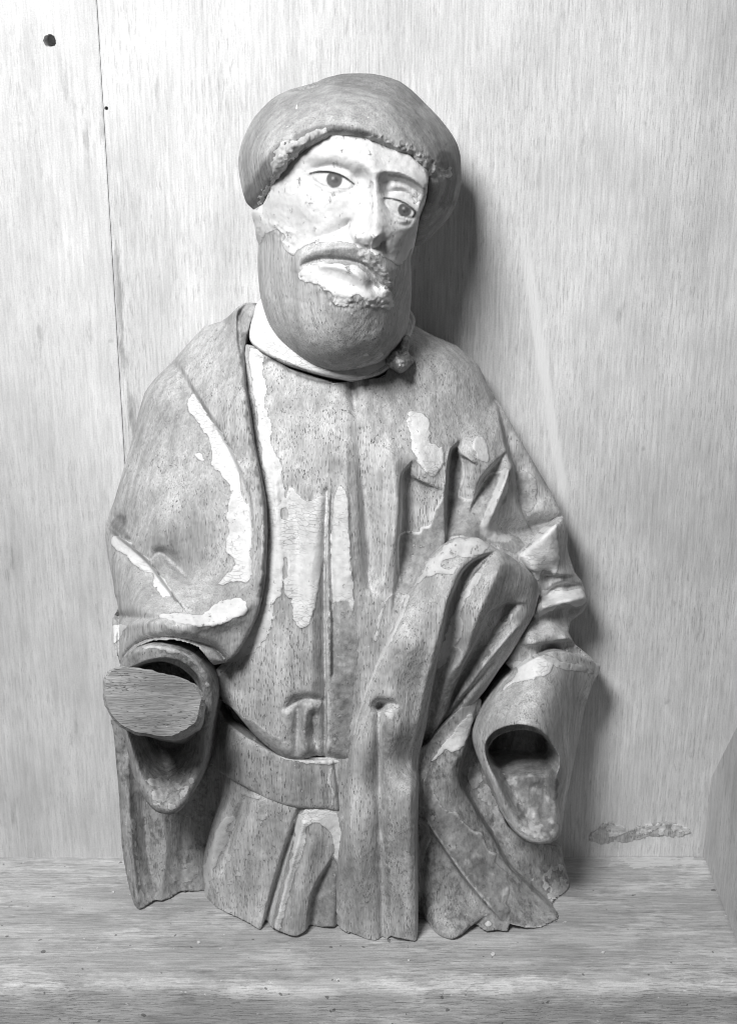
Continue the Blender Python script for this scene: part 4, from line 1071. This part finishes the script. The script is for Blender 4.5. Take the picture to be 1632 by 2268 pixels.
# sawn face: rings of vertices so that saw ridges can show
inner_rows = []
for k in (.75, .55, .35, .15):
    inner_rows.append([bm.verts.new(ctr + (p - ctr) * k + np.zeros(3) - np.array(FIG)) for p in front])
cv = bm.verts.new(ctr - np.array(FIG))
allr = inner_rows[::-1] + rows
n = len(front)
for a, b in zip(allr[:-1], allr[1:]):
    for i in range(n):
        bm.faces.new((a[i], a[(i + 1) % n], b[(i + 1) % n], b[i]))
for i in range(n): bm.faces.new((cv, allr[0][(i + 1) % n], allr[0][i]))
bm.faces.new(allr[-1])
bmesh.ops.recalc_face_normals(bm, faces=bm.faces)
me = bpy.data.meshes.new('forearm_stump'); bm.to_mesh(me); bm.free()
for p in me.polygons: p.use_smooth = False
me.materials.append(W_END)
o = bpy.data.objects.new('forearm_stump', me); link(o, fig)
# ================================================================== the setting: back board, shelf, side board
def structure(o):
    o['kind'] = 'structure'
    return o

def box_mesh(name, x0, x1, y0, y1, z0, z1, bevel=.0008):
    bm = bmesh.new()
    bmesh.ops.create_cube(bm, size=1)
    for w in bm.verts:
        w.co = Vector((x0 if w.co.x < 0 else x1, y0 if w.co.y < 0 else y1, z0 if w.co.z < 0 else z1))
    if bevel: bmesh.ops.bevel(bm, geom=bm.edges[:], offset=bevel, segments=2, affect='EDGES')
    me = bpy.data.meshes.new(name); bm.to_mesh(me); bm.free()
    return me

def pale_line(m, val, a, b, w, amount, tone):
    """a scraped stripe on the board from a to b (x, z in metres)"""
    xyz = m.sep(m.co.outputs['Object'])
    L = math.hypot(b[0] - a[0], b[1] - a[1]); nx, nz = (b[1] - a[1]) / L, -(b[0] - a[0]) / L
    wob = m.math('MULTIPLY', m.math('SUBTRACT', m.noise(m.map((40, 40, 25)), 1.0, 3.0), .5), .006)
    d = m.math('ADD', m.math('MULTIPLY', m.math('SUBTRACT', xyz[0], a[0]), nx), m.math('MULTIPLY', m.math('SUBTRACT', xyz[2], a[1]), nz))
    d = m.math('ABSOLUTE', m.math('ADD', d, wob))
    t = m.math('ADD', m.math('MULTIPLY', m.math('SUBTRACT', xyz[0], a[0]), -nz), m.math('MULTIPLY', m.math('SUBTRACT', xyz[2], a[1]), nx))
    on = m.math('MULTIPLY', m.ramp(t, 0.0, .05), m.ramp(t, L - .02, L, 1.0, .0))
    f = m.math('MULTIPLY', m.math('MULTIPLY', m.ramp(d, w * .4, w, 1.0, 0.0), on), amount)
    return m.mix(f, val, tone)

XJ = pix_to_world(215, 0, 0)[0]               # joint between the two back boards
m, val, b = board_wood('back_board_wood', .71, 2, 620, 1.0)
a1 = pix_to_world(1150, 470, 0); b1 = pix_to_world(1250, 1125, 0)
val = pale_line(m, val, (a1[0], a1[2]), (b1[0], b1[2]), .0055, .75, .84)
xyz = m.sep(m.co.outputs['Object'])
near = m.ramp(m.math('ABSOLUTE', m.math('SUBTRACT', xyz[0], XJ + .006)), .002, .009, 1.0, 0.0)
pt_ = m.ramp(m.noise(m.map((90, 90, 14), loc=(3, 3, 3)), 1.0, 6.0, .7), .48, .60)
val = m.math('MULTIPLY', val, m.math('SUBTRACT', 1.0, m.math('MULTIPLY', m.math('MULTIPLY', near, pt_), m.ramp(xyz[2], .62, .50, .0, .42))))
MB_MAIN = m.finish(val, .62, b, .0004, .6, .3)
m, val, b = board_wood('back_board_wood_left', .69, 2, 560, .75, loc=(5.3, 0, 2.1))
MB_LEFT = m.finish(val, .62, b, .0004, .5, .3)
m, val, b = board_wood('shelf_wood', .49, 0, 760, 1.25, worn=.6, loc=(0, 1.2, 0))
sp = pix_to_world(1440, 1903, qshelf(1903))
xyz = m.sep(m.co.outputs['Object'])
ex = m.math('DIVIDE', m.math('SUBTRACT', xyz[0], sp[0]), .042); ey = m.math('DIVIDE', m.math('SUBTRACT', xyz[1], sp[1]), .016)
rr = m.math('SQRT', m.math('ADD', m.math('MULTIPLY', ex, ex), m.math('MULTIPLY', ey, ey)))
rr = m.math('ADD', rr, m.math('MULTIPLY', m.math('SUBTRACT', m.noise(m.map((70, 110, 70)), 1.0, 5.0, .6), .5), 3.2))
val = m.mix(m.ramp(rr, .62, .72, .8, 0.0), val, .66)
lightened = m.ramp(m.math('ADD', xyz[1], m.math('MULTIPLY', m.math('SUBTRACT', m.noise(m.map((30, 30, 30)), 1.0, 5.0, .6), .5), .03)), -(qshelf(2180)) * U + .006, -(qshelf(2180)) * U + .0095, 1.0, 0.0)
val = m.mix(lightened, val, m.math('MULTIPLY', val, 1.28))  # front edge lightened in colour to make up for weak lamp light
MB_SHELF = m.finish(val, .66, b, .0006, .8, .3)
m, val, b = board_wood('side_board_wood', .62, 2, 300, .8, loc=(2.2, .4, 1))
MB_SIDE = m.finish(val, .66, b, .0005, .7, .3)

wall = bpy.data.objects.new('back_wall', None); link(wall); structure(wall)
def drill(me, cuts):
    """bore round holes (x, z, radius, depth) into a board's face"""
    o = bpy.data.objects.new('tmp', me); link(o)
    for (x, z, r, dep) in cuts:
        cb = bmesh.new()
        bmesh.ops.create_cone(cb, cap_ends=True, segments=20, radius1=r, radius2=r * .85, depth=dep * 2,
                              matrix=Matrix.Translation((x, 0, z)) @ Matrix.Rotation(math.radians(90), 4, 'X'))
        for w in cb.verts:
            w.co.x += random.uniform(-.1, .1) * r; w.co.z += random.uniform(-.1, .1) * r
        cm = bpy.data.meshes.new('tmpc'); cb.to_mesh(cm); cb.free()
        co = bpy.data.objects.new('tmpc', cm); link(co)
        md = o.modifiers.new('b', 'BOOLEAN'); md.object = co; md.operation = 'DIFFERENCE'; md.solver = 'EXACT'
        dg = bpy.context.evaluated_depsgraph_get()
        nm = bpy.data.meshes.new_from_object(o.evaluated_get(dg))
        o.modifiers.clear(); o.data = nm
        bpy.data.objects.remove(co)
    res = o.data
    bpy.data.objects.remove(o)
    return res
h1 = pix_to_world(112, 90, 0); h2 = pix_to_world(236, 240, 0)
me = drill(box_mesh('plank', -.75, XJ - .00015, -.0012, .022, -.03, .95, .0005), [(h1[0], h1[2], .0048, .018)])
me.materials.clear(); me.materials.append(MB_LEFT)
o = bpy.data.objects.new('plank', me); link(o, wall)
me = drill(box_mesh('plank', XJ + .00015, .75, 0, .022, -.03, .95, .0005), [(h2[0], h2[2], .0015, .01)])
me.materials.clear(); me.materials.append(MB_MAIN)
o = bpy.data.objects.new('plank', me); link(o, wall)
o = bpy.data.objects.new('backing', box_mesh('backing', -.75, .75, .0225, .03, -.03, .95)); o.data.materials.append(MB_SIDE); link(o, wall)

# shelf board with a worn, rounded front edge
yF = -(qshelf(2180)) * U
prof = [(.03, -.03), (.0, 0.0)]
nx = 260
prof = [(-.0005, -.0005), (-.02, 0)] + [(t, 0) for t in np.linspace(-.04, yF + .012, 26)]
R = .010
for a in np.linspace(0, 90, 9)[1:]:
    prof.append((yF + R - R * math.sin(math.radians(a)), -R + R * math.cos(math.radians(a))))
prof += [(yF, -R - .01), (yF, -R - .03), (yF + .002, -.06)]
prof = np.array(prof)
xs = np.linspace(-.75, .75, nx)
PX, PJ = np.meshgrid(xs, np.arange(len(prof)), indexing='ij')
yy = prof[PJ, 0]; zz = prof[PJ, 1]
edge_w = np.exp(-((yy - yF) / .012) ** 2)
nse = vnoise(PX / U, yy * 0, 160, 3, 4)
yy = yy + edge_w * (nse * .0035)
zz = zz - edge_w * (.0012 + .0016 * vnoise(PX / U, yy / U, 40, 5, 3)) + .0002 * vnoise(PX / U, yy / U * 3, 90, 2, 2) * (zz > -.0001) - .0003
V = np.stack([PX, yy, zz], -1).reshape(-1, 3)
ny = len(prof)
I, J = np.meshgrid(np.arange(nx - 1), np.arange(ny - 1), indexing='ij')
q = np.stack([I * ny + J, I * ny + J + 1, (I + 1) * ny + J + 1, (I + 1) * ny + J], -1).reshape(-1, 4)
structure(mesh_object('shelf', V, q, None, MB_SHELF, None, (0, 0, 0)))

# side board at the right, its top sawn on a slope
xs_ = .286
bm = bmesh.new()
pr = [(-.0022, .0012), (-.0022, .078), (-.062, .158), (-.12, .233), (-.15, .233), (-.15, .0012)]
A = [bm.verts.new((xs_, y, z)) for y, z in pr]; B = [bm.verts.new((xs_ + .022, y, z)) for y, z in pr]
bm.faces.new(A); bm.faces.new(B[::-1])
for i in range(len(pr)):
    j = (i + 1) % len(pr); bm.faces.new((A[i], B[i], B[j], A[j]))
bmesh.ops.recalc_face_normals(bm, faces=bm.faces)
bmesh.ops.bevel(bm, geom=bm.edges[:], offset=.001, segments=2, affect='EDGES')
me = bpy.data.meshes.new('side_board'); bm.to_mesh(me); bm.free(); me.materials.append(MB_SIDE)
structure(link(bpy.data.objects.new('side_board', me)))

# ridge of dried glue on the back board, above the shelf
c = Carving([(1300,1868), (1312,1838), (1350,1818), (1385,1832), (1440,1822), (1490,1818), (1530,1836), (1520,1852), (1450,1858), (1400,1866), (1350,1870)], step=1.5)
c.base([(1300,1860,2), (1400,1840,2), (1520,1830,2), (1350,1820,2), (1450,1860,2)])
c.D = c.D - 3 + 9 * vnoise(c.X, c.Y, 16, 33, 4)
c.ridge([(1310,1846), (1350,1824), (1390,1838), (1450,1828), (1500,1826), (1520,1838)], 5, [2,4,3,4,4,2])
c.rough(3, 12, 31).rough(2, 5, 32)
c.mottle([(1290,1856), (1320,1812), (1400,1816), (1540,1806), (1540,1846), (1400,1848)], .84, 14, .5, 131)
V, Q, att, X, Y = c.mesh('glue_ridge', res=2.2, back=-2, thick=24)
o = mesh_object('glue_ridge', V, Q, att, W_BARE, None, (0, 0, 0))
o['label'] = 'rough pale ridge of dried glue on the back board near the right corner'
o['category'] = 'glue residue'

# loose flakes of white ground fallen on the shelf
m = NT('loose_ground')
FLAKE = m.finish(m.ramp(m.noise(m.map((300, 300, 300)), 1.0, 3.0), .3, .7, .66, .86), .8)
for k, (X, Y, r) in enumerate(((1092,2114,2.6), (905,2128,1.3), (252,1976,1.8), (440,2088,1.5), (1335,2110,1.7))):
    x, y, z = pix_to_world(X, Y, qshelf(Y))
    bm = bmesh.new()
    nn = 7
    ring = [(math.cos(2 * math.pi * i / nn) * random.uniform(.6, 1.2), math.sin(2 * math.pi * i / nn) * random.uniform(.5, 1.0)) for i in range(nn)]
    R_ = r * .0009
    lo = [bm.verts.new((a * R_, b * R_, .0001)) for a, b in ring]
    hi = [bm.verts.new((a * R_ * .85, b * R_ * .85, .0007 + random.uniform(0, .0004))) for a, b in ring]
    bm.faces.new(lo[::-1]); bm.faces.new(hi)
    for i in range(nn): bm.faces.new((lo[i], lo[(i + 1) % nn], hi[(i + 1) % nn], hi[i]))
    me = bpy.data.meshes.new('paint_flake'); bm.to_mesh(me); bm.free(); me.materials.append(FLAKE)
    o = bpy.data.objects.new('paint_flake', me); link(o); o.location = (x, y, 0)
    o['label'] = ('largest white paint flake on the shelf, in front of the right drapery', 'tiny white paint flake on the shelf below the long hanging cloth',
                  'white paint flake on the shelf left of the hanging cloak lining', 'small white paint flake on the shelf in front of the skirt', 'white paint flake farthest right on the shelf')[k]
    o['category'] = 'paint flake'; o['group'] = 'loose paint flakes on the shelf'
